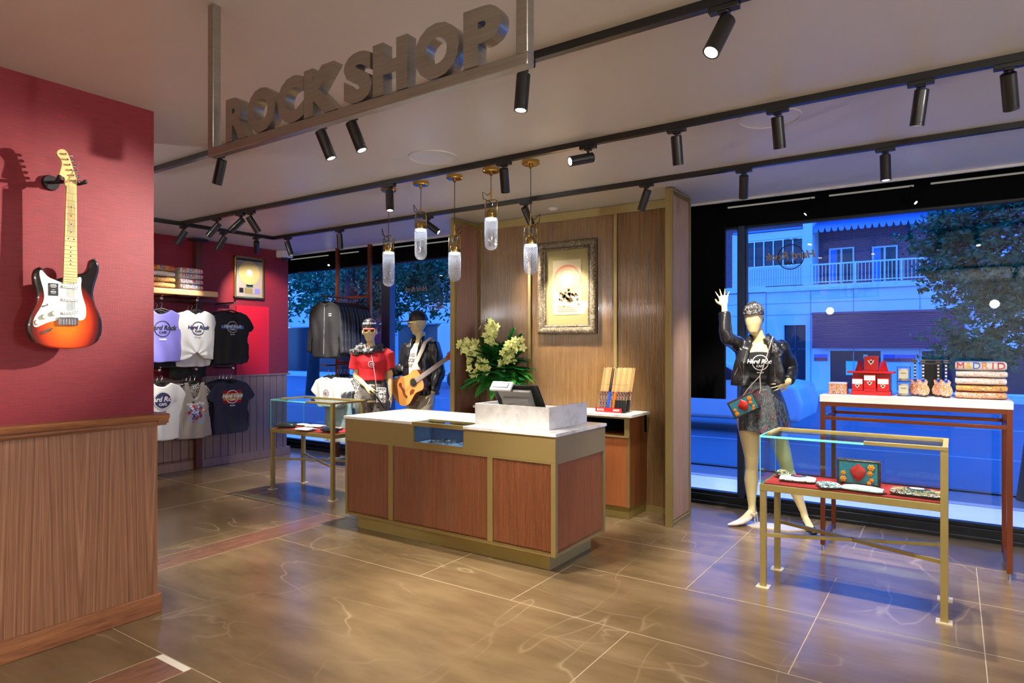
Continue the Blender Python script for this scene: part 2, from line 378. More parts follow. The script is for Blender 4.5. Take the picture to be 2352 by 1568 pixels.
def dup(root, loc=None, rotz=None, label=None, group=None, flip=None):
    def cp(o, par):
        c = o.copy(); C.objects.link(c); c.parent = par
        for ch in list(o.children): cp(ch, c)
        return c
    r = cp(root, None)
    if loc is not None or rotz is not None:
        l = V(loc) if loc is not None else root.location; z = rotz if rotz is not None else root.rotation_euler[2]
        r.matrix_basis = Matrix.Translation(l) @ Matrix.Rotation(z, 4, 'Z')
    if label: r['label'] = label
    if group: r['group'] = group
    return r
def remesh(m, voxel, smooth=4, disp=None, factor=.5):
    me = bpy.data.meshes.new('tmp'); bmesh.ops.recalc_face_normals(m.b, faces=m.b.faces); m.b.to_mesh(me); m.b.free()
    o = bpy.data.objects.new('tmp', me); C.objects.link(o)
    r = o.modifiers.new('r', 'REMESH'); r.mode = 'VOXEL'; r.voxel_size = voxel
    if smooth:
        q = o.modifiers.new('s', 'SMOOTH'); q.iterations = smooth; q.factor = factor
    out = bpy.data.meshes.new_from_object(o.evaluated_get(bpy.context.evaluated_depsgraph_get()))
    bpy.data.objects.remove(o); bpy.data.meshes.remove(me)
    if disp:
        nn = [v.normal.copy() for v in out.vertices]
        for v, n in zip(out.vertices, nn): v.co = disp(v.co, n)
    return out
def bvh(me): return BVHTree.FromPolygons([v.co for v in me.vertices], [tuple(p.vertices) for p in me.polygons])
def wrap(m, tree, frm, d, off=.002):
    # lay the flat marks of m on the surface along direction d
    d = V(d)
    for v in m.b.verts:
        h = tree.ray_cast(v.co - d*frm, d)
        if h[0] is not None: v.co = h[0] - d*(off - min(0, v.co.dot(d)))
    return m
def lamp(kind, name, parent, loc, energy, color=(1, .94, .87), **k):
    l = bpy.data.lights.new(name, kind); l.energy = energy*LAMP; l.color = color
    for a, b in k.items(): setattr(l, a, b)
    o = bpy.data.objects.new(name, l); C.objects.link(o); o.parent = parent; o.location = loc
    return o
# ================================================================ SETTING
H = 2.74
# floor: marble slab with its grout lines and wood strips in one mesh
m = M(); m.box(-8.7, 3.6, -4.2, 6.06, -.12, 0, 0)
gr = [('h',3.07,-4.26,3.5),('h',3.80,-2.1,3.5),('h',4.52,-1.33,.12),('h',5.25,-.62,.12),('h',3.76,-7.5,-4.26),('h',1.61,-3.6,-1.37),('h',1.61,-1.37,3.5),('h',4.49,-3.9,-1.33),
      ('h',2.34,.12,3.5),('h',4.52,.12,3.5),('h',5.25,.12,3.5),('h',5.25,-7.4,-5),('h',4.5,-7.4,-4.2),
      ('v',-2.1,3.07,3.8),('v',-2.8,3.07,3.8),('v',-1.33,3.8,6),('v',-.61,3.07,4.52),('v',.12,2.34,5.25),('v',-.6,5.25,6),('v',-1.37,1.61,3.07),('v',-5.85,2.2,3.76),('v',-6.6,3.76,6),('v',-5.1,3.76,6),
      ('v',-4.53,1.9,3.76),('v',-4.26,1.9,3.76),('v',.86,1.61,6),('v',1.6,-2,6),('v',-3.09,-3,1.6),('v',-2.84,-3,1.6)]
for k, a, b, c in gr:
    w = .0021
    if k == 'h': m.box(b, c, a-w, a+w, -.002, .0006, 1)
    else: m.box(a-w, a+w, b, c, -.002, .0006, 1)
m.box(-4.527, -4.263, 1.9, 3.757, -.002, .0004, 2); m.box(-3.087, -2.843, -3, 1.57, -.002, .0004, 2); m.box(-3.087, -2.843, 1.572, 1.607, -.002, .0007, 3)
struct('floor', m, ['marble', 'grout', 'stripwood', 'offwhite'], smooth=None)
struct('ceiling', M().box(-8.7, 3.6, -4.2, 5.80, H, H+.15), 'ceil', smooth=None)
struct('wall_left', M().box(-4.4, -3.63, -4.1, 1.84, 0, H), 'redwall', smooth=None)
struct('trim_1', M().box(-4.42, -3.602, -4.1, 1.846, .1, 1.03), 'walnut', smooth=None)
pr = [(-3.60,1.02),(-3.585,1.022),(-3.575,1.035),(-3.578,1.045),(-3.56,1.052),(-3.548,1.068),(-3.545,1.078),(-3.553,1.085),(-3.64,1.088),(-3.64,1.02)]
m = M(); m.prism([V((x, -4.1, z)) for x, z in pr], (0, 5.985, 0)); m.box(-4.44, -3.56, 1.83, 1.885, 1.035, 1.087)
struct('trim_2', m, 'walnuth')
m = M(); m.box(-4.43, -3.585, -4.1, 1.862, 0, .105)
struct('baseboard_left', m, 'walnuth', bevel=.004)
struct('wall_back', M().box(-8.1, -7.5, -4.1, 5.6, 1.08, H).box(-8.1, -7.53, -4.1, 5.58, 0, 1.09), 'redwall', smooth=None)
m = M()
for i in range(40):
    y = 1.6+i*.1
    if y < 5.55: m.box(-7.53, -7.478, y+.003, min(y+.097, 5.56), .1, 1.075)
m.box(-7.53, -7.47, 1.6, 5.61, 1.075, 1.095)
struct('trim_3', m, 'greywood', bevel=.002)
struct('baseboard_back', M().box(-7.53, -7.465, 1.6, 5.61, 0, .1), 'greywood', bevel=.003)
struct('wall_front', M().box(-8.7, 3.6, -4.2, -4.05, 0, H), 'offwhite', smooth=None)
struct('wall_right', M().box(3.5, 3.62, -4.1, 6.1, 0, H), 'offwhite', smooth=None)
struct('wall_far_left', M().box(-8.72, -8.6, -4.1, 6.2, 0, H), 'black', smooth=None)
# window front: header box, ceiling trim, sill
m = M(); m.box(-8.6, 3.5, 6.0, 6.2, 2.54, 2.86); m.box(-8.6, 3.5, 5.80, 6.05, 2.84, 2.90); m.box(-8.6, 3.5, 5.795, 5.805, 2.74, 2.9)
struct('trim_4', m, 'voidblack', smooth=None)
struct('trim_5', M().box(-8.6, 3.5, 5.775, 5.80, 2.722, 2.742), 'ceil', smooth=None)
m = M(); m.box(-8.6, 3.5, 6.0, 6.14, -.1, .085); m.box(-8.6, 3.5, 5.96, 6.0, -.05, .03)
struct('trim_6', m, 'darkframe', bevel=.004)
def window(name, x0, x1):
    m = M()
    for a, b in ((x0, x0+.03), (x1-.03, x1)): m.box(a, b, 6.03, 6.10, .085, 2.54)
    m.box(x0, x1, 6.03, 6.10, .085, .115); m.box(x0, x1, 6.03, 6.10, 2.52, 2.545)
    w = struct(name, m, 'darkframe', bevel=.003)
    obj('pane', M().box(x0+.03, x1-.03, 6.062, 6.074, .115, 2.52), 'winglass', w, smooth=None)
    return w
window('window_1', -8.6, -6.10); window('window_2', -6.06, -1.60); w3 = window('window_3', -1.58, 3.5)
struct('trim_7', M().box(-6.155, -6.0, 6.02, 6.12, .085, 2.54), 'winblue', bevel=.003)
struct('trim_8', M().box(-1.617, -1.560, 6.0, 6.12, .085, 2.54), 'winblue', bevel=.003)

# the reeded timber display wall with its two fins
def reeds(m, x0, x1, y, z0, z1, pitch=.014, d=.006, mi=0, ax='x', n=4):
    k = max(1, round((x1-x0)/pitch)); p = (x1-x0)/k; vs = []; 
    for i in range(k):
        for j in range(n if i < k-1 else n+1):
            t = j/n; vs.append((x0+(i+t)*p, d*math.sin(PI*t)))
    out = []
    for u, o in vs:
        for z in (z0, z1): out.append(V((u, y-o, z)) if ax == 'x' else V((y+o, u, z)))
    m.faces(out, [(2*i, 2*i+2, 2*i+3, 2*i+1) for i in range(len(vs)-1)], mi)
def goldframe(m, x0, x1, y, z0, z1, w=.02, t=.012, ax='x', mi=0):
    for a, b, c, d in ((x0, x0+w, z0, z1), (x1-w, x1, z0, z1), (x0+w, x1-w, z0, z0+w), (x0+w, x1-w, z1-w, z1)):
        if ax == 'x': m.box(a, b, y-t, y, c, d, mi)
        else: m.box(y, y+t, a, b, c, d, mi)
m = M(); m.box(-4.17, -1.885, 5.44, 5.50, 0, 2.735)
dw = struct('wall_display', m, 'reddish', smooth=None)
m = M()
for a, b in ((-4.10, -3.50), (-3.46, -2.57), (-2.53, -1.96)): reeds(m, a, b, 5.435, .04, 2.66)
obj('reeded_panel', m, 'reed', dw, smooth=80)
m = M()
for a in (-4.115, -3.495, -3.48, -2.565, -2.55, -1.965): m.box(a, a+.015, 5.415, 5.44, 0, 2.735)
m.box(-4.12, -1.93, 5.412, 5.44, 2.66, 2.68); m.box(-4.12, -1.93, 5.418, 5.44, 2.68, 2.736); m.box(-4.12, -1.93, 5.412, 5.44, 0, .025); m.box(-4.12, -1.93, 5.418, 5.44, .025, .05)
obj('gold_trim', m, 'goldpaint', dw, smooth=None)
for x0, x1, s in ((-1.93, -1.885, 1), (-4.175, -4.13, 1)):
    m = M(); m.box(x0, x1, 5.03, 5.49, 0, 2.73)
    f = struct('trim_9' if x0 > -3 else 'trim_10', m, 'goldpaint', bevel=.002)
    m = M(); reeds(m, 5.06, 5.45, x1+.001, .05, 2.68, ax='y')
    obj('reeded_panel', m, 'greywood' if x0 > -3 else 'reddish', f, smooth=80)
    m = M(); goldframe(m, 5.03, 5.49, x1, 0, 2.73, .022, .012, 'y'); goldframe(m, 5.055, 5.465, x1, .025, 2.70, .008, .0135, 'y')
    obj('gold_trim', m, 'goldpaint', f, smooth=None)

# ================================================================ CEILING FIXTURES
def speaker(x, y, label):
    t = thing('ceiling_speaker', label, 'speaker', (x, y, H))
    obj('rim', M().ring((x, y, H-.008), .158, .168, (0, 0, 1), .008, 48), 'ceil', t)
    obj('grille', M().lathe([(.158, -.004), (.158, 0), (.02, 0)], (x, y, H), 48), 'plaque' if 0 else 'camwhite', t)
speaker(-2.93, 3.35, 'round flush ceiling speaker in front of the row of pendants')
speaker(-.86, 3.84, 'round flush ceiling speaker behind the long track above the mannequin')
t = thing('smoke_detector', 'small white disc on the ceiling above the framed picture', 'smoke detector', (-3.09, 5.22, H))
obj('base', M().cyl((-3.09, 5.22, H-.012), (-3.09, 5.22, H), .045), 'camwhite', t); obj('cap', M().cyl((-3.09, 5.22, H-.022), (-3.09, 5.22, H-.012), .022, .03), 'camwhite', t)
t = thing('security_camera', 'white dome camera in the ceiling corner above the red wall end', 'camera', (-7.35, 5.5, H))
obj('housing', M().box(-7.5, -7.33, 5.40, 5.56, H-.10, H), 'camwhite', t, bevel=.02, seg=3); obj('dome', M().ell((-7.41, 5.48, H-.10), (.05, .05, .045)), 'blackmetal', t)

TZ = 2.705
def track(name, pts, label):
    m = M()
    for a, b in zip(pts, pts[1:]): m.bar((*a, TZ+.0175), (*b, TZ+.0175), .036, .035)
    tag(obj('ceiling_track', m, 'blackmetal', smooth=None), label, 'track rail')
track('t1', [(-4.9, 2.415), (-.55, 2.415)], 'short black ceiling track running behind the hanging letter sign')
track('t2', [(.9, 3.62), (-6.60, 3.62), (-6.63, 3.1)], 'black ceiling track in front of the row of pendants')
track('t3', [(.9, 4.72), (-6.60, 4.72)], 'black ceiling track nearest to the street windows')
track('t4', [(-6.64, 2.2), (-6.60, 4.72)], 'black ceiling track parallel to the far red wall')
track('t5', [(-3.2, -.6), (1.6, -.6)], 'black ceiling track added behind the viewer for fill spotlights')  # unseen track, added to carry the rear fill spotlights

RR = V((.8266, .5627, 0)); FF = V((-.5627, .8266, 0))
proto = [None]
def head(x, y, d, label, group, watts=60, ang=50, col=(1, .93, .84), blend=.6, inset=.016):
    """track spotlight; d = (right, forward, down) of the barrel in the room as seen from the shop entrance"""
    d = (RR*d[0] + FF*d[1] + V((0, 0, -d[2]))).normalized()
    t = thing('track_spotlight', label, 'spotlight', (x, y, TZ), group=group)
    m = M(); m.box(x-.055, x+.055, y-.018, y+.018, TZ-.022, TZ); m.box(x-.02, x+.02, y-.018, y+.018, TZ-.032, TZ-.022)
    obj('adapter', m, 'blackmetal', t, bevel=.003)
    p = V((x, y, TZ-.032)); j = p + V((0, 0, -.035)); 
    obj('stem', M().cyl(p, j, .008), 'blackmetal', t)
    a = j - d*.035 + V((0,0,-.01)); b = a + d*(.165-inset)
    m = M(); m.sweep([(a, .026), (a+d*.004, .031), (b-d*.002, .031), (b, .029)], None, 28); m.ring(b-d*.001, .025, .031, d, inset, 28); obj('barrel', m, 'blackmetal', t)
    obj('lens', M().cyl(b-d*.002, b+d*.0015, .0245), 'lens', t)
    if watts:
        q = lamp('SPOT', 'spot_lamp', t, b + d*(inset+.004) - V((x, y, TZ)), watts, col, spot_size=math.radians(ang), spot_blend=blend, shadow_soft_size=.02)
        q.rotation_euler = d.to_track_quat('-Z', 'Y').to_euler()
    return t
G1, G2, G3, G4 = 'spotlights on the track behind the letter sign', 'spotlights on the track before the pendants', 'spotlights on the window-side track', 'spotlights on the cross track by the red wall'
W = 1.0
head(-.70, 2.415, (-.45, -.25, .85), 'large black track spotlight hanging right of the letter sign, tilted left', G1, 70, 60)
head(-1.585, 2.415, (-.08, -.02, 1), 'black track spotlight hanging straight down under the right end of the sign', G1, 60, 70)
head(-2.93, 2.415, (.36, .05, .9), 'black track spotlight under the middle of the letter sign, left one of two', G1, 90, 60)
head(-2.68, 2.415, (.36, -.02, .9), 'black track spotlight under the middle of the letter sign, right one of two', G1, 90, 60)
head(-3.92, 2.415, (-.35, .25, 1), 'black track spotlight under the left post of the letter sign', G1, 70, 60)
head(.20, 3.62, (.35, .35, .8), 'black track spotlight cut by the right edge, on the middle track', G2, 60, 55)
head(-.13, 3.62, (.0, .25, 1), 'black track spotlight on the middle track, second from the right edge', G2, 80, 60)
head(-.77, 3.62, (.22, .3, 1), 'black track spotlight below the small ceiling speaker', G2, 80, 55)
head(-1.32, 3.62, (.16, .3, 1), 'black track spotlight on the middle track above the timber fin', G2, 60, 55)
head(-1.89, 3.62, (-.92, -.33, .26), 'black track spotlight lying almost level with its lit lens to the left', G2, 330, 33, blend=1)
head(-2.53, 3.62, (.08, .45, 1), 'black track spotlight between the fourth and fifth pendant', G2, 50, 55)
head(-3.61, 3.62, (.05, -.12, 1), 'black track spotlight in front of the leftmost pendant', G2, 150, 75)
head(-5.40, 3.62, (.45, .3, .85), 'black track spotlight on the middle track, third from its left corner', G2, 130, 50)
head(-5.56, 3.62, (-.8, .25, .6), 'black track spotlight near the red wall, barrel pointing down left', G2, 40, 50)
head(-5.95, 3.62, (-.6, .1, .62), 'pale-lit track spotlight nearest the left corner of the middle track', G2, 36, 50)
head(-.36, 4.72, (0, -.05, 1), 'black track spotlight with lit lens above the red boxes', G3, 90, 65)
head(-1.23, 4.72, (.15, .5, 1), 'black track spotlight above the woman mannequin with raised hand', G3, 80, 55)
head(-1.96, 4.72, (-.28, .35, .95), 'black track spotlight in front of the timber fin top', G3, 130, 50)
head(-3.07, 4.72, (.42, .5, .85), 'black track spotlight behind the rightmost pendant', G3, 80, 50)
head(-4.19, 4.72, (.8, -.1, .6), 'black track spotlight with bright lens right of the second pendant', G3, 70, 55)
head(-5.45, 4.72, (.02, .15, 1), 'black track spotlight above the rail of black jackets', G3, 150, 80)
head(-6.33, 4.72, (.3, .1, 1), 'black track spotlight nearest the white dome camera', G3, 70, 55)
head(-6.62, 3.66, (-.42, -.1, .75), 'black spotlight on the cross track above the two shirt stacks', G4, 34, 60)
head(-6.61, 4.10, (-.5, .05, .75), 'black spotlight in the middle of the cross track', G4, 34, 60)
head(-6.60, 4.50, (-.35, .9, .6), 'black spotlight on the cross track in front of the framed gold record', G4, 48, 60)
for i, x in enumerate((-2.4, -.8, .8)):  # unseen heads added behind the viewer as fill light
    head(x, -.6, (-.1*i, .2, 1), 'black fill spotlight on the added track behind the viewer', 'added fill spotlights behind the viewer', 60, 110)
# small lights and pale strips in the black window header
for i, (a, b) in enumerate(((-1.69, -.97), (-.86, -.26), (-.15, .55), (-7.9, -7.1), (-6.9, -6.5), (-5.95, -5.5), (-5.3, -4.6))):
    tag(obj('header_strip', M().box(a, b, 5.94, 5.955, 2.70, 2.712), 'trackdash', smooth=None), ['pale strip in the black header above the raised hand', 'pale strip in the black header above the balcony', 'pale strip in the black header at the right edge'][i] if i < 3 else 'pale strip in the black header above the left window', 'strip', 'pale strips in the window header')
for x, d, lb in ((-1.0, (-.7, -.2, -.6), 'small lit spotlight in the black header above the glazed balcony'), (-.28, (.6, -.25, -.6), 'small lit spotlight in the black header above the awning'), (-7.05, (.3, -.5, -.7), 'small lit spotlight in the header above the left window'), (-8.0, (.4, -.4, -.6), 'small lit spotlight in the header beside the red wall end')):
    d = V(d).normalized(); p = V((x, 5.93, 2.60))
    t = thing('header_spotlight', lb, 'spotlight', p, group='small spotlights in the window header')
    obj('bracket', M().cyl(p-V((0, 0, -.10)), p, .005), 'voidblack', t); obj('barrel', M().cyl(p-d*.03, p+d*.05, .014), 'voidblack', t); obj('lens', M().cyl(p+d*.049, p+d*.052, .0125), 'lens', t)

# ---------------------------------------------------------------- hanging letter sign
t = thing('hanging_sign', 'brushed steel frame hung from the ceiling with large upright steel letters', 'sign', (-1.6, 1.40, 2.17))
m = M(); m.box(-2.335, -.895, 1.384, 1.416, 2.168, 2.200); m.box(-2.335, -2.30, 1.384, 1.416, 2.200, H); m.box(-.93, -.895, 1.384, 1.416, 2.200, H)
obj('frame', m, 'steel', t, bevel=.002)
for ch, x, wd_ in (('R', -2.147, .131), ('O', -2.001, .160), ('C', -1.839, .138), ('K', -1.686, .165), ('S', -1.514, .125), ('H', -1.377, .141), ('O', -1.197, .163), ('P', -1.037, .126)):
    me = font_mesh(ch, .185, .019, .011)
    x0, x1 = min(v.co.x for v in me.vertices), max(v.co.x for v in me.vertices); h0, h1 = min(v.co.y for v in me.vertices), max(v.co.y for v in me.vertices)
    T = Matrix.Translation((x, 1.40, 2.200)) @ Matrix.Rotation(PI/2, 4, 'X') @ Matrix.Diagonal((wd_/(x1-x0), .155/(h1-h0), 1, 1)) @ Matrix.Translation((-(x0+x1)/2, -h0, 0))
    me.transform(T); obj('letter', me, 'steel', t, smooth=35)

# ---------------------------------------------------------------- pendants
for i, (x, zr, zg, zb) in enumerate([(-3.80, 2.53-.18, 2.22, 1.94), (-3.45, 2.56, 2.37, 2.13), (-3.11, 2.37, 2.16, 1.94), (-2.77, 2.60, 2.38, 2.15), (-2.43, 2.38, 2.16, 1.95)]):
    y = 3.80; sy = 1 if i % 2 else -1
    lb = ['leftmost glass pendant, partly behind a track spotlight', 'second glass pendant from the left, hung high', 'third glass pendant from the left, hung low', 'fourth glass pendant from the left, hung highest', 'rightmost glass pendant in front of the ornate picture frame'][i]
    t = thing('pendant_light', 'brass and cut glass: ' + lb, 'pendant light', (x, y, zb), group='glass pendants above the counter')
    obj('canopy', M().lathe([(.062, 0), (.062, -.022), (.056, -.028), (.012, -.03), (.012, -.05), (.004, -.052)], (x, y, H), 32), 'polbrass', t)
    obj('cable', M().cyl((x, y, H-.05), (x, y, zr), .0025), 'cable', t)
    obj('rod', M().cyl((x, y, zr), (x, y, zg+.13), .006), 'polbrass', t)
    s = 1 if i in (3, 4, 2) else -1; s = -1 if i == 3 else s
    obj('cord', M().tube([(x, y, zr-.03), (x+s*.03, y, zr-.05), (x+s*.075, y, zg+.20), (x+s*.07, y, zg+.15), (x+s*.03, y, zg+.13), (x, y, zg+.115), (x, y, zg+.09)], .003, 6), 'cable', t)
    br = [V((x-.053, y, zg+.02)), V((x-.053, y, zg+.10)), V((x-.046, y, zg+.125)), V((x-.03, y, zg+.132)), V((x+.03, y, zg+.132)), V((x+.046, y, zg+.125)), V((x+.053, y, zg+.10)), V((x+.053, y, zg+.02))]
    obj('bracket', M().tube(br, .0045, 8), 'polbrass', t)
    obj('cap', M().lathe([(.036, 0), (.038, .02), (.034, .045), (.02, .066), (.006, .075)], (x, y, zg), 28), 'polbrass', t)
    obj('clear_sleeve', M().lathe([(.0475, -.02), (.0475, .11), (.0465, .11), (.0465, -.02)], (x, y, zg), 32), 'clear', t)
    o = obj('cut_glass', M().lathe([(.047, 0), (.048, -.01), (.048, -.16*(zg-zb)/.2), (.044, -(zg-zb)+.028), (.032, -(zg-zb)+.01), (.014, -(zg-zb)+.001), (.001, -(zg-zb))], (0, 0, 0), 32), 'cutglass', t, world=False)
    o.location = (0, 0, zg-zb)
    obj('led', M().cyl((x, y, zg-.012), (x, y, zg-.002), .04), 'ledwhite', t)
    lamp('POINT', 'pendant_lamp', t, (0, 0, zg-zb-.05), .35, (.85, .92, 1), shadow_soft_size=.03)

# unseen fill globes added behind the viewer and round the corner, brightening the ceiling
for i, (x, y, w) in enumerate(((-2.2, -3.2, 22), (.6, -2.4, 50), (2.2, -1.2, 66), (2.8, 1.9, 74), (-5.6, .2, 46), (-6.6, -1.6, 36))):
    t = thing('fill_globe', ['added opal fill globe near the left wall, behind the viewer', 'added opal fill globe straight behind the viewer', 'added opal fill globe at the back right of the shop', 'added opal fill globe beside the right wall', 'added opal fill globe in the hall behind the red wall', 'added opal fill globe deep in the hall behind the red wall'][i], 'pendant light', (x, y, 1.95), group='added opal fill globes outside the view'); z = 2.22
    obj('cable', M().cyl((x, y, z+.07), (x, y, H), .003), 'cable', t); obj('globe', M().ell((x, y, z), (.08, .08, .08), None, 24), 'opal', t)
    lamp('POINT', 'fill_globe_lamp', t, (0, 0, .27), w*1.1, (1, .97, .94), shadow_soft_size=.07)
# ================================================================ COUNTER
t = thing('service_counter', 'reeded timber shop counter with brass plinth and white stone top', 'counter', (-3.07, 3.90, 0))
X0, X1, Y0, Y1 = -4.044, -2.09, 3.56, 4.27
obj('plinth', M().box(-3.97, -2.17, 3.625, 4.2, 0, .112), 'brass', t, smooth=None)
m = M(); m.box(X0+.02, X1-.02, Y0+.02, Y1-.02, .112, .74); m.box(X0+.02, -3.33, Y0+.02, Y1-.02, .74, .875); m.box(-2.82, X1-.02, Y0+.02, Y1-.02, .74, .875); m.box(-3.33, -2.82, Y0+.25, Y1-.02, .74, .875)
obj('body', m, 'reddish', t, smooth=None)
m = M()
for a, b in ((X0+.022, -3.565), (-3.52, -2.625), (-2.585, X1-.035)): reeds(m, a, b, Y0+.014, .14, .70, .0125, .005)
reeds(m, Y0+.03, Y1-.03, X1-.016, .14, .70, .0125, .005, ax='y')
obj('reeded_panel', m, 'reddish', t, smooth=80)
m = M()
for a, b in ((X0, -3.31), (-2.835, X1)): m.box(a, b, Y0, Y0+.02, .712, .877)
m.box(-3.31, -2.835, Y0, Y0+.02, .712, .742); m.box(-3.31, -2.835, Y0-.002, Y0+.012, .742, .75); m.box(X1-.02, X1, Y0+.02, Y1, .712, .877); m.box(X0, X0+.02, Y0+.021, Y1, .112, .877)
obj('band', m, 'goldpaint', t, smooth=None, bevel=.001)
m = M()
for a, b in ((X0, X0+.022), (-3.563, -3.518), (-2.627, -2.583), (X1-.034, X1)): m.box(a, b, Y0, Y0+.02, .112, .712)
for a, b in ((Y0+.02, Y0+.03), (Y1-.028, Y1)): m.box(X1-.02, X1, a, b, .112, .712)
m.box(X0+.022, X1-.034, Y0+.001, Y0+.02, .112, .128); m.box(X1-.02, X1-.001, Y0+.03, Y1-.028, .112, .128); m.box(X0+.022, X1-.034, Y0+.001, Y0+.02, .70, .712); m.box(X1-.02, X1-.001, Y0+.03, Y1-.028, .70, .712)
for i in range(190):
    x = X0+.024 + i*(1.90/190)
    m.box(x, x+.005, Y0-.003, Y0+.004, .128, .134)
obj('brass_frame', m, 'goldpaint', t, smooth=None)
m = M()
out = [(X0-.008, Y0-.01), (-3.315, Y0-.01), (-3.315, 3.76), (-2.83, 3.76), (-2.83, Y0-.01), (X1+.008, Y0-.01), (X1+.008, Y1+.01), (X0-.008, Y1+.01)]
m.prism([V((x, y, .877)) for x, y in out], (0, 0, .021)); obj('top', m, 'quartz', t, smooth=None, bevel=.002)
n_ = obj('display_niche', M().box(-3.315, -2.83, 3.79, 3.80, .742, .876).box(-3.325, -3.315, 3.572, 3.8, .742, .876).box(-2.83, -2.82, 3.572, 3.8, .742, .876).box(-3.315, -2.83, 3.572, 3.8, .738, .745), 'nichereflect', t, smooth=None)
obj('glass_front', M().box(-3.312, -2.833, Y0+.004, Y0+.010, .75, .868), 'caseglass', n_, smooth=None)
obj('glass_lid', M().box(-3.312, -2.833, Y0-.002, 3.757, .884, .892), 'caseglass', n_, smooth=None)
obj('lip', M().box(-3.318, -2.828, Y0-.008, Y0+.012, .868, .898).box(-3.318, -2.828, 3.745, 3.762, .878, .899), 'brass', n_, smooth=None)
random.seed(4)
m = M()
for i in range(46):
    x = random.uniform(-3.19, -2.85); y = random.uniform(3.60, 3.74); m.ring((x, y, .748+random.uniform(0, .012)), .010, .016, (random.uniform(-.5, .5), random.uniform(-.5, .5), 1), .003, 12)
cr = tag(obj('bracelet_pile', m, 'chrome'), 'heap of small silver rings and bangles inside the glazed counter niche', 'jewellery', kind='stuff')

t = thing('register_box', 'open white marble box on the counter around the till screen', 'box', (-2.53, 3.95, .9))
m = M(); x0, x1, y0, y1, z0, z1 = -2.832, -2.215, 3.69, 4.225, .8985, 1.048
m.box(x0, x1, y0, y0+.02, z0, z1); m.box(x0, x0+.02, y0+.02, y1, z0, z1); m.box(x1-.02, x1, y0+.02, y1, z0, z1)
obj('marble_box', m, 'quartz', t, smooth=None, bevel=.0015)
obj('open_flap', M().box(-2.875, -2.832, 4.19, 4.225, 1.028, 1.048), 'quartz', t, smooth=None)
# till: screen leaning back towards the customer, seen from behind
t = thing('till_screen', 'black point-of-sale screen on a grey stand with a small white customer display', 'till', (-2.52, 3.93, .9))
A = V((-2.56, 3.80, 1.185)); up = V((0, -.50, .74)).normalized(); rx = V((1, 0, 0)); nn = up.cross(rx)
def P3(a, b, c): return A + rx*a + up*b + V((0, -up.z, up.y))*c
m = M(); m.faces([P3(a, b, c) for c in (0, .012) for a, b in ((-.205, 0), (.19, 0), (.19, -.28), (-.205, -.28))], [(0,1,2,3), (7,6,5,4), (0,4,5,1), (1,5,6,2), (2,6,7,3), (3,7,4,0)])
obj('screen_back', m, 'black', t, smooth=None, bevel=.003)
m = M(); m.faces([P3(a, b, c) for c in (.012, .045) for a, b in ((-.14, -.03), (.13, -.03), (.11, -.25), (-.12, -.25))], [(0,1,2,3), (7,6,5,4), (0,4,5,1), (1,5,6,2), (2,6,7,3), (3,7,4,0)])
obj('housing', m, 'greymatt', t, smooth=None, bevel=.006)
m = M(); m.sweep([(P3(-.11, -.11, .055), .03, .022), (P3(.115, -.11, .055), .03, .022)], up, 20); m.bar(P3(0, -.12, .06), (-2.52, 3.86, .905), .17, .05, up=(0, 1, .2)); m.box(-2.66, -2.38, 3.80, 4.06, .899, .915)
obj('stand', m, 'greymatt', t, bevel=.004)
B = V((-2.655, 3.765, 1.165)); up2 = V((0, .62, .78)).normalized(); n2 = V((0, -.78, .62))
def P4(a, b, c): return B + rx*a + up2*b + n2*c
m = M(); m.faces([P4(a, b, c) for c in (-.012, .01) for a, b in ((-.088, -.03), (.088, -.03), (.088, .045), (-.088, .045))], [(0,1,2,3), (7,6,5,4), (0,4,5,1), (1,5,6,2), (2,6,7,3), (3,7,4,0)])
cd = obj('customer_display', m, 'plastic', t, smooth=None, bevel=.006)
m = M(); m.faces([P4(a, b, .0115) for a, b in ((-.066, -.012), (.066, -.012), (.066, .03), (-.066, .03))], [(0,1,2,3)]); obj('bezel', m, 'black', cd, smooth=None)
m = M(); m.faces([P4(a, b, .013) for a, b in ((-.058, -.006), (.058, -.006), (.058, .024), (-.058, .024))], [(0,1,2,3)]); obj('screen', m, 'screen', cd, smooth=None)

# ================================================================ BACK CABINET
t = thing('back_cabinet', 'low timber back-counter cabinet with brass frame and white top against the reeded wall', 'cabinet', (-3.05, 5.24, 0))
obj('plinth', M().box(-3.85, -2.26, 5.07, 5.40, 0, .10), 'brass', t, smooth=None)
m = M(); m.box(-3.86, -2.245, 5.06, 5.41, .10, .70); m.box(-3.86, -2.245, 5.36, 5.41, .70, .858); m.box(-2.285, -2.245, 5.06, 5.41, .70, .858); m.box(-3.86, -3.80, 5.06, 5.41, .70, .858); m.box(-3.80, -2.285, 5.06, 5.36, .84, .858)
obj('body', m, 'reddish', t, smooth=None)
m = M()
for k in range(3): a = -3.84+k*.53; m.box(a, a+.52, 5.042, 5.06, .105, .685)
d = obj('door', m, 'orangewood', t, smooth=None, bevel=.001)
m = M(); m.box(-3.86, -2.245, 5.038, 5.06, .843, .858); m.box(-2.29, -2.245, 5.038, 5.06, .70, .843); m.box(-2.262, -2.245, 5.038, 5.06, .10, .70); m.box(-3.86, -2.245, 5.030, 5.045, .686, .70)
obj('brass_frame', m, 'goldpaint', t, smooth=None)
obj('niche_back', M().box(-3.80, -2.29, 5.30, 5.31, .70, .84), 'voidblack', t, smooth=None)
obj('top', M().box(-3.88, -2.215, 5.02, 5.412, .858, .882), 'quartz', t, smooth=None, bevel=.002)

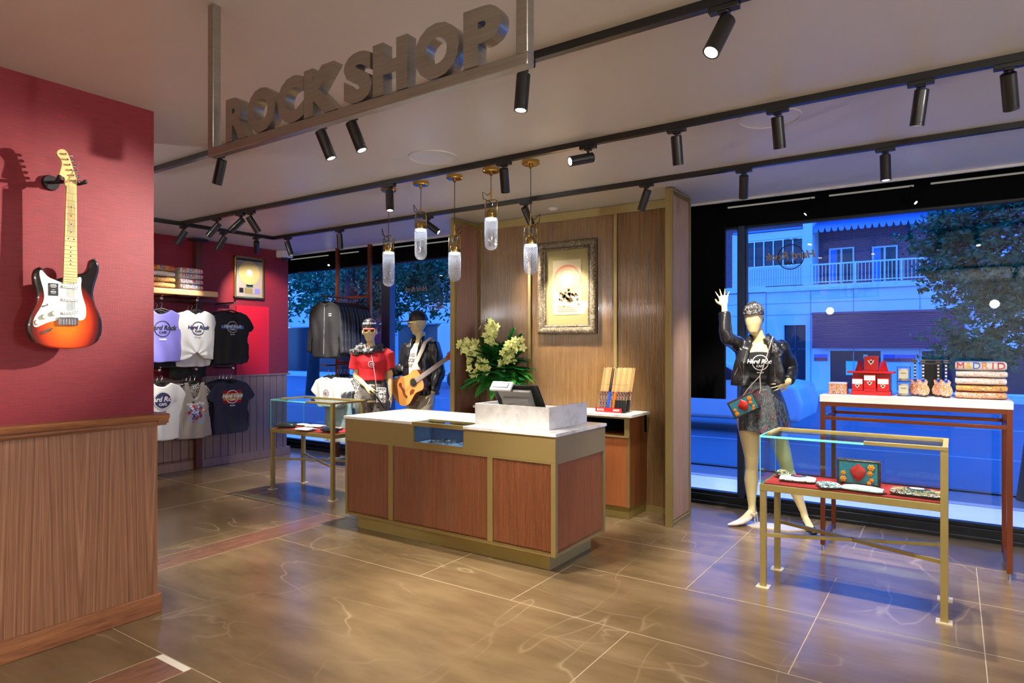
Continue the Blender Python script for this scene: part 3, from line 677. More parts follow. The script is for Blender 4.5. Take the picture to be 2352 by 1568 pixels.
# drumstick rack
t = thing('drumstick_rack', 'clear acrylic rack with red base holding drumsticks on the back cabinet', 'rack', (-2.46, 5.2, .882))
m = M(); m.box(-2.60, -2.33, 5.12, 5.28, .882, .888); m.box(-2.60, -2.33, 5.12, 5.124, .888, .925); obj('base', m, 'caseglass', t, smooth=None)
m = M(); m.box(-2.60, -2.35, 5.117, 5.12, .886, .922, 0); m.text('ROCK', .024, face_to((0, -1, 0), (-2.55, 5.116, .904)), mi=1, off=.0008); m.text('SHOP', .024, face_to((0, -1, 0), (-2.40, 5.116, .904)), mi=1, off=.0008); obj('base_label', m, ['glassred', 'whiteink'], t, smooth=None)
m = M(); m.box(-2.575, -2.30, 5.13, 5.133, 1.12, 1.128); m.box(-2.575, -2.30, 5.27, 5.273, 1.12, 1.128); m.bar((-2.60, 5.125, .89), (-2.57, 5.13, 1.13), .006); m.bar((-2.33, 5.125, .89), (-2.30, 5.13, 1.13), .006); m.bar((-2.33, 5.275, .89), (-2.30, 5.27, 1.13), .006)
obj('holder', m, 'caseglass', t, smooth=None)
k = 0
for row in range(2):
    for i in range(10):
        x = -2.585+i*.0265; y = 5.145+row*.08; lean = .055
        p = V((x, y, .892)); q = V((x+lean, y+.01, 1.27)); d = (q-p)
        c = 'blueink' if i == 3 else ('orangeink' if i == 5 else None)
        lb = ('blue and black' if i == 3 else 'orange and pale wood' if i == 5 else 'pale wood and patterned' if i < 3 else 'pale wood and black') + ' drumstick pair standing in the acrylic rack'
        st = thing('drumstick_pair', lb, 'drumstick', p, group='drumsticks in the acrylic rack')
        s0, s1 = ('blackcloth', 'blueink') if i == 3 else ('maple' if (i+row) % 2 else 'lightwood', 'stickp')
        m = M(); m.cyl(p+d*.45, q, .0058, .0045, 10); m.cyl(p+d*.45+V((.010, .006, 0)), q+V((.010, .006, -.006)), .0058, .0045, 10); obj('tip', m, s0, st)
        m = M(); m.cyl(p, p+d*.45, .0062, .0058, 10); m.cyl(p+V((.010, .006, 0)), p+d*.45+V((.010, .006, 0)), .0062, .0058, 10); obj('grip', m, 'orangeink' if c == 'orangeink' else s1 if i < 5 else 'stickp', st)
        if i > 5:
            obj('dark_sleeve', M().cyl(p+V((.004, .002, 0)), p+d*.26, .0145, .0135, 10), 'blackcloth', st)

# picture
t = thing('framed_print', 'ornate dark silver framed print of a pink arch above brown figures', 'picture', (-3.035, 5.41, 2.01))
m = M(); x0, x1, z0, z1, w = -3.35, -2.725, 1.575, 2.455, .085
for i in range(4):
    cs = [(x0, z0), (x1, z0), (x1, z1), (x0, z1)]; a = cs[i]; b = cs[(i+1) % 4]
    ci = [(x0+w, z0+w), (x1-w, z0+w), (x1-w, z1-w), (x0+w, z1-w)]; c = ci[(i+1) % 4]; d = ci[i]
    def mid(p, q, f): return (p[0]+(q[0]-p[0])*f, p[1]+(q[1]-p[1])*f)
    rows = [(0, 5.41), (0, 5.365), (.12, 5.352), (.35, 5.345), (.6, 5.352), (.75, 5.372), (.82, 5.366), (.95, 5.37), (1, 5.385), (1, 5.41)]
    vs = []; nseg = 40
    for f, y in rows:
        p = mid(a, d, f); q = mid(b, c, f)
        for s in range(nseg+1):
            u = s/nseg; vs.append(V((p[0]+(q[0]-p[0])*u, y - (.006*noise.noise(V((p[0]+(q[0]-p[0])*u, f*.1, p[1]+(q[1]-p[1])*u))*38) if .05 < f < .7 else 0), p[1]+(q[1]-p[1])*u)))
    m.faces(vs, [(r*(nseg+1)+s, r*(nseg+1)+s+1, (r+1)*(nseg+1)+s+1, (r+1)*(nseg+1)+s) for r in range(len(rows)-1) for s in range(nseg)])
obj('frame', m, 'ornate', t, smooth=60)
obj('mount', M().box(x0+.08, x1-.08, 5.388, 5.405, z0+.08, z1-.08), 'matt', t, smooth=None)
m = M(); cx = -3.035
m.box(-3.19, -2.885, 5.385, 5.388, 1.755, 2.275, 0)
m.ring((cx, 5.384, 2.08), .125, .15, (0, -1, 0), .001, 48, 1); m.ring((cx, 5.384, 2.08), .095, .118, (0, -1, 0), .001, 48, 1); m.ring((cx, 5.384, 2.08), .072, .09, (0, -1, 0), .0008, 48, 1)
random.seed(8)
for i in range(80):
    a = random.gauss(0, .045); b = random.gauss(0, .035) - abs(a)*.4; r = random.uniform(.006, .016)
    m.lathe([(r, 0), (r*.9, .0012)], (cx+a*1.1, 5.3838, 1.94+b), 10, random.choice((2, 2, 0)), Matrix.Rotation(PI/2, 3, 'X'))
for i in range(4): m.box(-3.14+.0*i, -2.93-.02*i, 5.3835, 5.385, 1.785+i*.017, 1.790+i*.017, 1)
obj('print', m, ['paper', 'pinkink', 'brownink'], t, smooth=None)
obj('glass', M().box(x0+.085, x1-.085, 5.378, 5.380, z0+.085, z1-.085), 'artglass', t, smooth=None)

# vase of flowers
random.seed(11)
vx, vy = -3.66, 5.17
t = thing('flower_arrangement', 'tall clear vase of pale green orchids and dark leaves on the back cabinet', 'flowers', (vx, vy, .882))
obj('vase', M().lathe([(.06, 0), (.065, .26), (.063, .26), (.058, .01)], (vx, vy, .882), 32), 'clear', t)
m = M()
stems = []
for i in range(30):
    a = random.uniform(0, 2*PI); r = random.uniform(.01, .045); m.tube([(vx+r*math.cos(a), vy+r*math.sin(a), .89), (vx-r*.6*math.cos(a), vy-r*.6*math.sin(a), 1.13), (vx-2.2*r*math.cos(a), vy-2.2*r*math.sin(a), 1.32)], .0035, 5)
obj('stem', m, 'stem', t)
def leaf(m, p, d, l, w, droop=.3, mi=0):
    d = V(d).normalized(); sd = d.cross(V((0, 0, 1))); sd = sd.normalized() if sd.length > .01 else V((1, 0, 0)); nn = sd.cross(d)
    vs = []; K = 5
    for i in range(K+1):
        f = i/K; c = V(p) + d*l*f - V((0, 0, 1))*droop*l*f*f; ww = w*math.sin(PI*min(1, f*.93+.07))**.8
        vs += [c+sd*ww+nn*ww*.25, c, c-sd*ww+nn*ww*.25]
    m.faces(vs, [f for i in range(K) for f in ((3*i, 3*i+1, 3*i+4, 3*i+3), (3*i+1, 3*i+2, 3*i+5, 3*i+4))], mi)
m = M(); m2 = M()
def frond(mm, p, d, L, nl, lw, droop):
    d = V(d).normalized(); sd = d.cross(V((0, 0, 1))).normalized()
    for i in range(nl):
        f = .15+.85*i/nl; c = V(p)+d*L*f - V((0,0,1))*droop*L*f*f
        for s in (-1, 1): leaf(mm, c, d*.55+sd*s*.9+V((0,0,.1)), lw*(1.15-.6*f), lw*.22, .3)
for i in range(64):
    a = 2*PI*(i*.618) ; el = -.25+1.35*((i % 16)/15); ce = math.cos(el)
    frond(m, (vx+.04*math.cos(a), vy-.02+.03*math.sin(a), 1.20+.10*max(0, el)), (math.cos(a)*ce, math.sin(a)*.5*ce-.1, math.sin(el)+.12), random.uniform(.22, .33)*(1.05 if el < .9 else .85), 13, .12, .28)
for dx, dz, L in ((-.25, 1, .5), (.34, 1, .40), (.55, .9, .38), (-.5, .8, .34)): frond(m, (vx+.1*dx, vy, 1.28), (dx, 0, dz), L, 20, .10, .08)
for v in m.b.verts: v.co.y = min(v.co.y, 5.402)
obj('fern_foliage', m, 'leafd', t)
for i in range(26):
    a = random.uniform(0, 2*PI); leaf(m2, (vx+.05*math.cos(a), vy+.05*math.sin(a), random.uniform(1.13, 1.25)), (math.cos(a), .55*math.sin(a)-.2, random.uniform(-.35, .2)), random.uniform(.20, .34), random.uniform(.05, .085), .35)
for v in m2.b.verts: v.co.y = min(v.co.y, 5.402)
obj('broad_leaves', m2, 'leaf', t)
m = M()
def bloom(c, s, mt):
    for k in range(5):
        a = 2*PI*k/5; p = V(c); u = mt @ V((math.cos(a), math.sin(a), .25)); w = mt @ V((-math.sin(a), math.cos(a), 0))
        m.faces([p, p+u*s*.55+w*s*.34, p+u*s, p+u*s*.55-w*s*.34], [(0,1,2,3)])
    m.ell(p + mt @ V((0, 0, s*.12)), (s*.18,)*3, None, 6)
spikes = [((-.02, 0, 1.42), (-.12, -.1, 1), .26, 30), ((-.11, -.03, 1.30), (-.35, -.1, .5), .22, 26), ((.12, -.05, 1.25), (.35, -.15, .9), .28, 34), ((-.27, -.02, 1.33), (-.7, 0, .9), .22, 24), ((-.02, -.1, 1.22), (.05, -.6, .3), .16, 22), ((.2, -.02, 1.36), (.25, -.1, .8), .14, 14), ((-.12, -.06, 1.22), (-.2, -.3, -.1), .12, 12)]
for p, d, L, k in spikes:
    d = V(d).normalized()
    for i in range(int(k*1.4)):
        c = V((vx, vy-.06, 0)) + V(p) + d*L*random.random() + V((random.gauss(0, .032), random.gauss(0, .03), random.gauss(0, .03)))
        mt = V((random.gauss(0, .5), -1+random.gauss(0, .3), .3+random.gauss(0, .4))).to_track_quat('Z', 'Y').to_matrix()
        bloom(c, random.uniform(.030, .046), mt)
obj('orchid_blooms', m, 'bloom', t, smooth=None)

# ================================================================ GLASS DISPLAY CASES
def case(x0, label):
    x1 = x0+.945; y0, y1 = 4.09, 4.50
    t = thing('display_case', label, 'display case', ((x0+x1)/2, (y0+y1)/2, 0), group='brass and glass display cases')
    w = .034
    for a, b, zt in ((x0, y0, .583), (x1-w, y0, .92), (x0, y1-w, .583), (x1-w, y1-w, .92)):
        l = obj('leg', M().box(a, a+w, b, b+w, .006, zt), 'brass', t, smooth=None, bevel=.001)
        obj('foot_plate', M().box(a-.02, a+w+.02, b-.02, b+w+.02, 0, .006), 'plate', l, smooth=None)
    m = M(); e = .0012; m.box(x0-e, x1-w, y0-e, y0+w, .583, .622); m.box(x0-e, x1-w, y1-w, y1+e, .583, .622); m.box(x0-e*2, x0+w, y0+w, y1-w, .582, .6225); m.box(x1-w, x1-e, y0+w, y1-w, .583, .622)
    obj('shelf_frame', m, 'brass', t, smooth=None, bevel=.001)
    obj('felt_base', M().box(x0+.02, x1-w-.001, y0+.02, y1-.02, .592, .628), 'felt', t, smooth=None)
    m = M(); m.bar((x0+w/2, y0+w/2, .315), (x1-w/2, y1-w/2, .315), .02, .02); m.bar((x0+w/2, y1-w/2, .315), (x1-w/2, y0+w/2, .315), .02, .02)
    obj('cross_brace', m, 'brass', t, smooth=None)
    g = obj('glass_panel', M().box(x0+.002, x1-w, y0+.002, y0+.008, .62, .905).box(x0+.002, x1-w, y1-.008, y1-.002, .62, .905).box(x0+.002, x0+.008, y0+.008, y1-.008, .62, .905).box(x0+.002, x1-.01, y0+.004, y1-.004, .906, .914), 'caseglass', t, smooth=None)
    m = M(); m.box(x0, x0+.56, y0-.001, y0+.006, .904, .916); m.box(x0-.001, x0+.005, y0, y1, .905, .916); m.box(x0, x0+.004, y0, y0+.004, .622, .905); m.box(x0, x0+.004, y1-.004, y1, .622, .905)
    obj('glass_edge', m, 'glassedge', t, smooth=None)
    m = M(); m.box(x0+.555, x1+.002, y0-.002, y0+.022, .905, .925); m.box(x0+.02, x1+.002, y1-.022, y1+.002, .905, .925); m.box(x0+.019, x0+.044, y0+.10, y1-.022, .9125, .924); m.box(x1-.024, x1+.001, y0+.022, y1-.022, .906, .924)
    obj('top_rim', m, 'brass', t, smooth=None, bevel=.001)
    return t
case(-.972, 'brass and glass display case with beaded purses and the red heart box')
case(-5.765, 'brass and glass display case left of the counter')
def pouch(c, l, w, h, rz, mat, label, fm='bagdark', medal=None):
    x, y, z = c
    t = thing('beaded_purse', label, 'purse', c, rz)
    m = M(); R_ = Matrix.Translation(V(c)) @ Matrix.Rotation(rz, 4, 'Z')
    m.sweep([((-.5*l, 0, h*.45), h*.22, w*.42), ((-.47*l, 0, h*.45), h*.34, w*.47), ((-.2*l, 0, h*.5), h*.5, w*.5), ((.2*l, 0, h*.5), h*.48, w*.5), ((.46*l, 0, h*.45), h*.34, w*.47), ((.5*l, 0, h*.45), h*.22, w*.42)], (0, 0, 1), 24).move(R_)
    obj('body', m, mat, t, smooth=60)
    m = M(); pts = [V((.5*l*math.cos(a)*(1 if 1 else 1), .5*w*math.sin(a), h*.42)) for a in [2*PI*i/36 for i in range(36)]]
    pts = [V((max(-.49*l, min(.49*l, p.x*1.25)), max(-.49*w, min(.49*w, p.y*1.25)), p.z)) for p in pts]
    m.tube(pts, h*.09, 6, 0, True).move(R_); obj('piping', m, fm, t)
    if medal:
        m = M(); m.ell((0, 0, h*.93), (l*.27, w*.30, h*.10)).move(R_); mm = obj('medallion', m, medal[0], t)
        m = M(); m.ell((0, 0, h*1.0), (l*.15, w*.17, h*.08)).move(R_); obj('medallion_centre', m, medal[1], mm)
    m = M(); m.tube([R_ @ V((.5*l, 0, h*.4)), R_ @ V((.53*l, -.02, h*.25)), R_ @ V((.56*l, .01, h*.1))], .004, 6); obj('zip_pull', m, 'chrome', t)
    return t
Z0 = .629
pouch((-.79, 4.26, Z0), .20, .13, .036, .1, 'whitebag', 'grey beaded purse with a dark oval and orange centre, leftmost in the right case', 'bwbag', ('bagdark', 'heart'))
pouch((-.895, 4.34, Z0), .07, .07, .05, .4, 'redbag', 'small dark red flower pouch in the left corner of the right case')
pouch((-.605, 4.18, Z0), .12, .15, .03, .35, 'bwbag', 'square black and white beaded purse in the right case', 'bagdark')
pouch((-.43, 4.17, Z0), .21, .10, .034, -.08, 'whitebag', 'long white pouch lying in front of the heart box', 'whitebag')
pouch((-.17, 4.22, Z0), .25, .14, .04, -.05, 'redbag', 'dark multicoloured beaded purse at the right end of the right case', 'bwbag', ('bagdark', 'whitebag'))
# heart box bag
def heartbag(c, sc, ry, label, parent_cat='bag', tilt=0):
    t = thing('heart_box_bag', label, parent_cat, c)
    R_ = Matrix.Translation(V(c)) @ Matrix.Rotation(ry, 4, 'Z') @ Matrix.Rotation(tilt, 4, 'Y') @ Matrix.Scale(sc, 4)
    obj('case', M().box(-.115, .115, -.03, .03, 0, .15).move(R_), 'bagdark', t, bevel=.006)
    obj('front_panel', M().box(-.10, .10, -.033, -.029, .014, .136).move(R_), 'teal', t, smooth=None)
    m = M(); m.sweep([((0, -.036, .028), .004, .004), ((0, -.038, .045), .022, .010), ((0, -.04, .068), .037, .014), ((.0, -.04, .09), .042, .014), ((.002, -.039, .104), .034, .011), ((.0, -.036, .122), .010, .005), ((-.002, -.036, .13), .006, .004)], (1, 0, 0), 16).move(R_); obj('heart', m, 'heart', t)
    for fx, fz, k in ((.068, .112, .02), (.062, .078, .016), (-.078, .07, .014), (-.078, .035, .018), (.07, .04, .013), (.058, .022, .012)):
        m = M()
        for q in range(6): a = 2*PI*q/6; m.ell((fx+.6*k*math.cos(a), -.037, fz+.6*k*math.sin(a)), (k*.42, .006, k*.42), None, 8)
        m.ell((fx, -.041, fz), (k*.35, .005, k*.35), None, 8); m.move(R_); obj('flower', m, 'petal', t)
    m = M()
    for i in range(14): m.ell((-.11+i*.017, -.02, .152), (.0035,)*3, None, 6)
    for i in range(9): m.ell((.118, -.02, .01+i*.016), (.0035,)*3, None, 6)
    m.move(R_); obj('studs', m, 'redink', t)
    return t
heartbag((-.47, 4.36, Z0), 1.0, 0, 'teal box handbag with a red heart and orange flowers standing in the right display case')
for c, l, w, h, rz, mt, lb in (((-5.62, 4.17, Z0), .19, .12, .055, .5, 'bagdark', 'dark grey beaded pouch at the left end of the left case'), ((-5.40, 4.36, Z0), .2, .12, .028, .2, 'whitebag', 'pale green-white flat purse at the back of the left case'), ((-5.27, 4.14, Z0), .19, .13, .03, .1, 'whitebag', 'white flat purse nearest the front glass of the left case'), ((-5.08, 4.32, Z0), .17, .12, .03, .3, 'redbag', 'floral red and cream purse in the left case'), ((-4.97, 4.19, Z0), .17, .12, .05, .1, 'bagdark', 'black beaded pouch by the brass post of the left case'), ((-5.62, 4.37, Z0), .14, .09, .024, .2, 'whitebag', 'small pale purse behind the dark grey pouch in the left case')):
    pouch(c, l, w, h, rz, mt, lb, 'bagdark' if mt != 'whitebag' else 'whitebag')

# ================================================================ COPPER CONSOLE TABLE AND ITS GOODS
t = thing('console_table', 'copper framed console table with a white top in front of the window', 'table', (-.25, 5.36, 0))
x0, x1, y0, y1, w = -.79, .30, 5.07, 5.60, .03
for a, b in ((x0, y0), (x1-w, y0), (x0, y1-w), (x1-w, y1-w)):
    l = obj('leg', M().box(a, a+w, b, b+w, .04, 1.06), 'copper', t, smooth=None, bevel=.001)
    obj('foot', M().cyl((a+w/2, b+w/2, 0), (a+w/2, b+w/2, .04), .012, .006), 'chrome', l)
m = M()
for z, h_ in ((1.03, .03), (.935, .023)): m.box(x0+w, x1-w, y0+.001, y0+w-.001, z, z+h_); m.box(x0+w, x1-w, y1-w+.001, y1-.001, z, z+h_); m.box(x0+.001, x0+w-.001, y0+w, y1-w, z, z+h_); m.box(x1-w+.001, x1-.001, y0+w, y1-w, z, z+h_)
m.box(x0+.001, x0+w-.001, y0+w, y1-w, .06, .09); m.box(x1-w+.001, x1-.001, y0+w, y1-w, .06, .09)
obj('rail', m, 'copper', t, smooth=None, bevel=.001)
obj('top', M().box(x0-.004, x1+.004, y0-.004, y1+.004, 1.06, 1.108), 'white', t, smooth=None, bevel=.002)
ZT = 1.109
t = thing('souvenir_box', 'white-topped souvenir box with orange city print at the left end of the console', 'box', (-.70, 5.26, ZT), .05)
obj('carton', M().box(-.755, -.64, 5.20, 5.32, ZT, ZT+.075), 'madridp', t, smooth=None, bevel=.002); obj('lid', M().box(-.757, -.638, 5.198, 5.322, ZT+.075, ZT+.084), 'white', t, smooth=None); 
# red boxes
def emblem(m, c, s, d=(0, -1, 0), mi=1, mj=2):
    T = face_to(d, c)
    f = lambda a, b, h: T @ V((a*s, b*s, h))
    m.faces([f(-.5, .35, 0), f(-.35, -.1, 0), f(0, -.5, 0), f(.35, -.1, 0), f(.5, .35, 0), f(.2, .15, 0), f(0, .5, 0), f(-.2, .15, 0)], [(0,1,2,3,4,5,6,7)], mi)
    m.lathe([(.2*s, 0), (.19*s, .0008)], T.translation + T.to_3x3() @ V((0, 0, .0003)), 12, mj, T.to_3x3())
def rbox(x0, x1, y0, y1, z0, z1, band, label, tilt=0):
    t = thing('red_gift_box', label, 'box', ((x0+x1)/2, (y0+y1)/2, z0), group='red gift boxes on the console')
    obj('body', M().box(x0, x1, y0, y1, z0, z1), 'redbox', t, smooth=None, bevel=.002)
    if band: obj('lid_band', M().box(x0+.003, x1-.003, y0-.0015, y0, z1-.04, z1-.006), 'whiteink', t, smooth=None)
    m = M(); w = x1-x0; emblem(m, ((x0+x1)/2, y0-.002, z0+(z1-z0)*(.40 if band else .6)), w*.48, mi=0, mj=1); obj('emblem', m, ['offwhite', 'blackink'], t, smooth=None)
    return t
t = thing('red_display_plinth', 'wide red stepped stand under the four red gift boxes', 'stand', (-.485, 5.28, ZT))
m = M(); m.box(-.61, -.365, 5.20, 5.36, ZT, ZT+.03); m.box(-.605, -.37, 5.262, 5.36, ZT+.03, ZT+.155); m.box(-.53, -.45, 5.197, 5.262, ZT+.03, ZT+.047); m.box(-.635, -.345, 5.20, 5.37, ZT+.155, ZT+.168)
m.box(-.565, -.415, 5.26, 5.34, ZT+.168, ZT+.172)
obj('steps', m, 'redbox', t, smooth=None)
m = M()
for s in (-1, 1): m.faces([V((-.49+s*.05, 5.25, ZT+.168)), V((-.49+s*.105, 5.30, ZT+.168)), V((-.49+s*.085, 5.32, ZT+.245)), V((-.49+s*.055, 5.27, ZT+.235))], [(0,1,2,3)])
obj('wings', m, 'redbox', t, smooth=None)
rbox(-.605, -.535, 5.203, 5.262, ZT+.031, ZT+.118, 1, 'left red gift box with white band and pale winged emblem, lower row')
rbox(-.53, -.455, 5.198, 5.262, ZT+.048, ZT+.145, 1, 'middle red gift box with white band and pale winged emblem, raised in the lower row')
rbox(-.447, -.375, 5.203, 5.262, ZT+.031, ZT+.122, 1, 'right red gift box with white band and pale winged emblem, lower row')
rbox(-.535, -.445, 5.262, 5.33, ZT+.173, ZT+.275, 0, 'all-red gift box with pale emblem, topmost of the red stack')
for i, (z, lb) in enumerate(((ZT, 'lower clear acrylic box with a white candle on the console'), (ZT+.103, 'upper clear acrylic box with a cream candle, stacked on the console'))):
    t = thing('boxed_candle', lb, 'candle', (-.29, 5.26, z), group='boxed candles on the console')
    obj('candle', M().cyl((-.29, 5.26, z+.006), (-.29, 5.26, z+.085), .028), 'wax', t)
    m = M(); m.box(-.318, -.262, 5.228, 5.2295, z+.02, z+.075, 0)
    m.box(-.305, -.275, 5.227, 5.228, z+.055, z+.058, 1)
    obj('label_card', m, ['wax', 'blackink'], t, smooth=None)
    m = M(); m.box(-.33, -.25, 5.222, 5.225, z, z+.10); m.box(-.33, -.25, 5.295, 5.298, z, z+.10); m.box(-.33, -.327, 5.225, 5.295, z, z+.10); m.box(-.253, -.25, 5.225, 5.295, z, z+.10); m.box(-.327, -.253, 5.225, 5.295, z, z+.003); m.box(-.33, -.25, 5.222, 5.298, z+.097, z+.10)
    obj('acrylic_box', m, 'clear', t, smooth=None)
t = thing('black_display_card', 'black display board with a studded border behind the guitar souvenirs', 'board', (-.125, 5.40, ZT))
obj('board', M().box(-.18, -.07, 5.395, 5.402, ZT, ZT+.25), 'black', t, smooth=None)
m = M()
for i in range(14): m.box(-.178+i*.008, -.174+i*.008, 5.393, 5.395, ZT+.222, ZT+.226); m.box(-.178+i*.008, -.174+i*.008, 5.393, 5.395, ZT+.246, ZT+.25)
obj('studs', m, 'silverink', t, smooth=None)
for i, (x, yy, lb) in enumerate(((-.225, 5.30, 'first from the left, behind'), (-.175, 5.24, 'second from the left, in front'), (-.09, 5.30, 'third from the left, behind'), (-.045, 5.22, 'nearest to the folded shirts'))):
    t = thing('guitar_souvenir', 'small orange printed guitar souvenir on a stand, ' + lb, 'souvenir', (x, yy, ZT), group='small guitar souvenirs on the console')
    prof = [(-.032, .02), (-.038, .045), (-.030, .070), (-.022, .085), (-.028, .112), (-.018, .120), (-.008, .105), (.008, .105), (.014, .122), (.028, .108), (.022, .085), (.032, .068), (.038, .045), (.030, .018), (0, .008)]
    obj('body', M().prism([V((x+a, yy, ZT+b)) for a, b in prof], (0, .008, 0)), 'madridp', t, smooth=None)
    m = M()
    for q in range(11): z = ZT+.105+q*.0115; m.box(x-.006, x+.006, yy-.001, yy+.006, z, z+.0115, q % 2)
    obj('neck', m, ['black', 'silverink'], t, smooth=None)
    m = M(); m.box(x-.015, x+.013, yy-.001, yy+.006, ZT+.232, ZT+.255, 0)
    for q in range(4): m.box(x-.014+q*.007, x-.010+q*.007, yy-.002, yy, ZT+.235, ZT+.239, 1); m.box(x-.014+q*.007, x-.010+q*.007, yy-.002, yy, ZT+.248, ZT+.252, 1)
    obj('headstock', m, ['black', 'silverink'], t, smooth=None)
    obj('stand', M().box(x-.022, x+.022, yy-.012, yy+.03, ZT, ZT+.01).box(x-.003, x+.003, yy+.008, yy+.014, ZT+.01, ZT+.10), 'blackmetal', t, smooth=None)
    m = M(); m.ring((x, yy-.0012, ZT+.112), .006, .012, (0, -1, 0), .001, 16); obj('badge', m, 'blueink', t)

def folded(cx, cy, z, w, h, d, mat, label, front=(0, -1, 0), word=None, group='folded shirts', ink=None, sc=1.0, seed=1):
    """folded T-shirt: stack of rounded layers with a soft front fold"""
    t = thing('folded_shirt', label, 'folded shirt', (cx, cy, z), group=group)
    rz = math.atan2(front[1], front[0]) + PI/2
    R_ = Matrix.Translation((cx, cy, z)) @ Matrix.Rotation(rz, 4, 'Z'); random.seed(seed)
    m = M(); sag = random.uniform(-.004, .004)
    path = [((-w/2, 0, h/2), h*.33, d*.46), ((-w/2+.008, 0, h/2), h*.47, d*.49), ((-w/4, 0, h/2+sag*.4), h*.5, d*.5), ((0, 0, h/2+sag), h*.5, d*.505), ((w/4, 0, h/2), h*.5, d*.5), ((w/2-.008, 0, h/2), h*.46, d*.49), ((w/2, 0, h/2), h*.33, d*.46)]
    # superellipse rings
    vs = []; n = 24
    for p, a, b in path:
        for k in range(n):
            th = 2*PI*k/n; c, s_ = math.cos(th), math.sin(th); e = .55
            yy = b*math.copysign(abs(c)**e, c); zz = a*math.copysign(abs(s_)**e, s_)
            vs.append(V(p)+V((0, yy, zz)))
    fs = [(i*n+k, i*n+(k+1) % n, (i+1)*n+(k+1) % n, (i+1)*n+k) for i in range(len(path)-1) for k in range(n)] + [tuple(range(n)), tuple((len(path)-1)*n+k for k in range(n))]
    m.faces(vs, fs); m.move(R_); o = obj('shirt', m, mat, t, smooth=60)
    if word:
        T = R_ @ Matrix.Translation((0, -d*.506, h*.52)) @ Matrix.Rotation(PI/2, 4, 'X')
        m = M(); m.letters(word, h*1.0*sc, T, [0, 1, 2, 3, 4], w*.94/len(word), .0012, 0)
        obj('print', m, ink or ['redink', 'yellowink', 'blueink', 'orangeink', 'redink'], t, smooth=None)
    return t
G = 'folded shirts on the console'
cx, cy = .142, 5.33; hh = [.048, .043, .048, .045, .062]
z = ZT
for i, (mt, lb, wd_) in enumerate((('madridp', 'red and orange printed folded shirt, lowest of the console stack', None), ('orangep', 'orange and grey folded shirt, second from the bottom of the console stack', None), ('sketch', 'folded shirt with grey sketched skyline, middle of the console stack', None), ('sketch', 'white folded shirt with faint print, second from the top of the console stack', None), ('whitecloth', 'white folded shirt with rainbow MADRID lettering, topmost of the console stack', 'MADRID'))):
    folded(cx + (.004 if i % 2 else 0), cy, z, .275, hh[i], .24, mt, lb, (0, -1, 0), wd_, G, seed=i+3); z += hh[i]
# ================================================================ ELECTRIC GUITAR ON THE RED WALL
BODY=[(1.254,1.822),(1.236,1.805),(1.229,1.777),(1.232,1.739),(1.242,1.705),(1.245,1.671),(1.230,1.632),(1.214,1.593),(1.205,1.547),(1.208,1.509),(1.224,1.477),(1.257,1.456),(1.297,1.446),(1.352,1.440),(1.402,1.441),(1.453,1.448),(1.493,1.466),(1.516,1.497),(1.525,1.539),(1.520,1.588),(1.505,1.629),(1.490,1.665),(1.481,1.702),(1.486,1.743),(1.501,1.794),(1.511,1.836),(1.506,1.864),(1.493,1.879),(1.478,1.883),(1.466,1.870),(1.460,1.835),(1.445,1.811),(1.423,1.804),(1.404,1.801),(1.347,1.780),(1.321,1.767),(1.297,1.774),(1.278,1.793),(1.269,1.813)]
HEADP=[(1.333,2.255),(1.337,2.280),(1.347,2.317),(1.342,2.339),(1.328,2.352),(1.323,2.367),(1.330,2.381),(1.347,2.390),(1.363,2.387),(1.375,2.368),(1.386,2.335),(1.398,2.297),(1.409,2.260),(1.413,2.238),(1.403,2.220),(1.359,2.211),(1.358,2.237),(1.356,2.259)]
PG=[(1.258,1.809),(1.250,1.794),(1.257,1.756),(1.269,1.711),(1.271,1.673),(1.257,1.633),(1.235,1.594),(1.225,1.563),(1.228,1.544),(1.240,1.539),(1.263,1.552),(1.290,1.566),(1.324,1.575),(1.333,1.590),(1.409,1.592),(1.412,1.577),(1.434,1.579),(1.447,1.598),(1.447,1.643),(1.432,1.690),(1.423,1.738),(1.428,1.785),(1.416,1.788),(1.407,1.779),(1.404,1.757),(1.347,1.752),(1.318,1.763),(1.287,1.775),(1.269,1.795)]
def chaikin(p, k=2):
    for _ in range(k):
        q = []
        for i in range(len(p)):
            a = V(p[i]); b = V(p[(i+1) % len(p)]); q += [a*.75+b*.25, a*.25+b*.75]
        p = q
    return [tuple(x) for x in p]
gx = -3.508
t = thing('electric_guitar', 'sunburst electric guitar with white pickguard and maple neck hung on the red wall', 'guitar', (gx, 1.37, 1.6))
m = M(); m.prism([V((gx-.022, a, b)) for a, b in chaikin(BODY, 2)], (.036, 0, 0)); m.move(Matrix.Translation((-gx, -1.37, -1.6)))
o = obj('body', m, 'sunburst', t, smooth=50, bevel=.010, seg=4, world=False)
m = M(); m.prism([V((gx+.0145, a, b)) for a, b in chaikin(PG, 1)], (.0025, 0, 0)); obj('pickguard', m, 'pickguard', t, smooth=30, bevel=.0006)
m = M(); m.prism([V((gx-.004, a, b)) for a, b in chaikin(HEADP, 2)], (.013, 0, 0)); hd = obj('headstock', m, 'maple', t, smooth=50, bevel=.002)
m = M(); m.prism([V((gx+.013, a, b)) for a, b in [(1.3605, 2.216), (1.4025, 2.222), (1.4065, 1.757), (1.3465, 1.750)]], (.010, 0, 0))
m.sweep([((gx+.006, 1.382, 2.218), .020, .012), ((gx+.005, 1.3768, 1.80), .026, .014)], (0, 1, 0), 16); obj('neck', m, 'maple', t, smooth=50)
m = M()
for k in range(22):
    z = 1.757 + (2.218-1.757)*(1-(1-2**(-(k+1)/12))*1.42); 
    if z > 1.752: m.box(gx+.0225, gx+.0242, 1.3605-(2.218-z)*.030, 1.4025+(2.218-z)*.009, z, z+.002, 0)
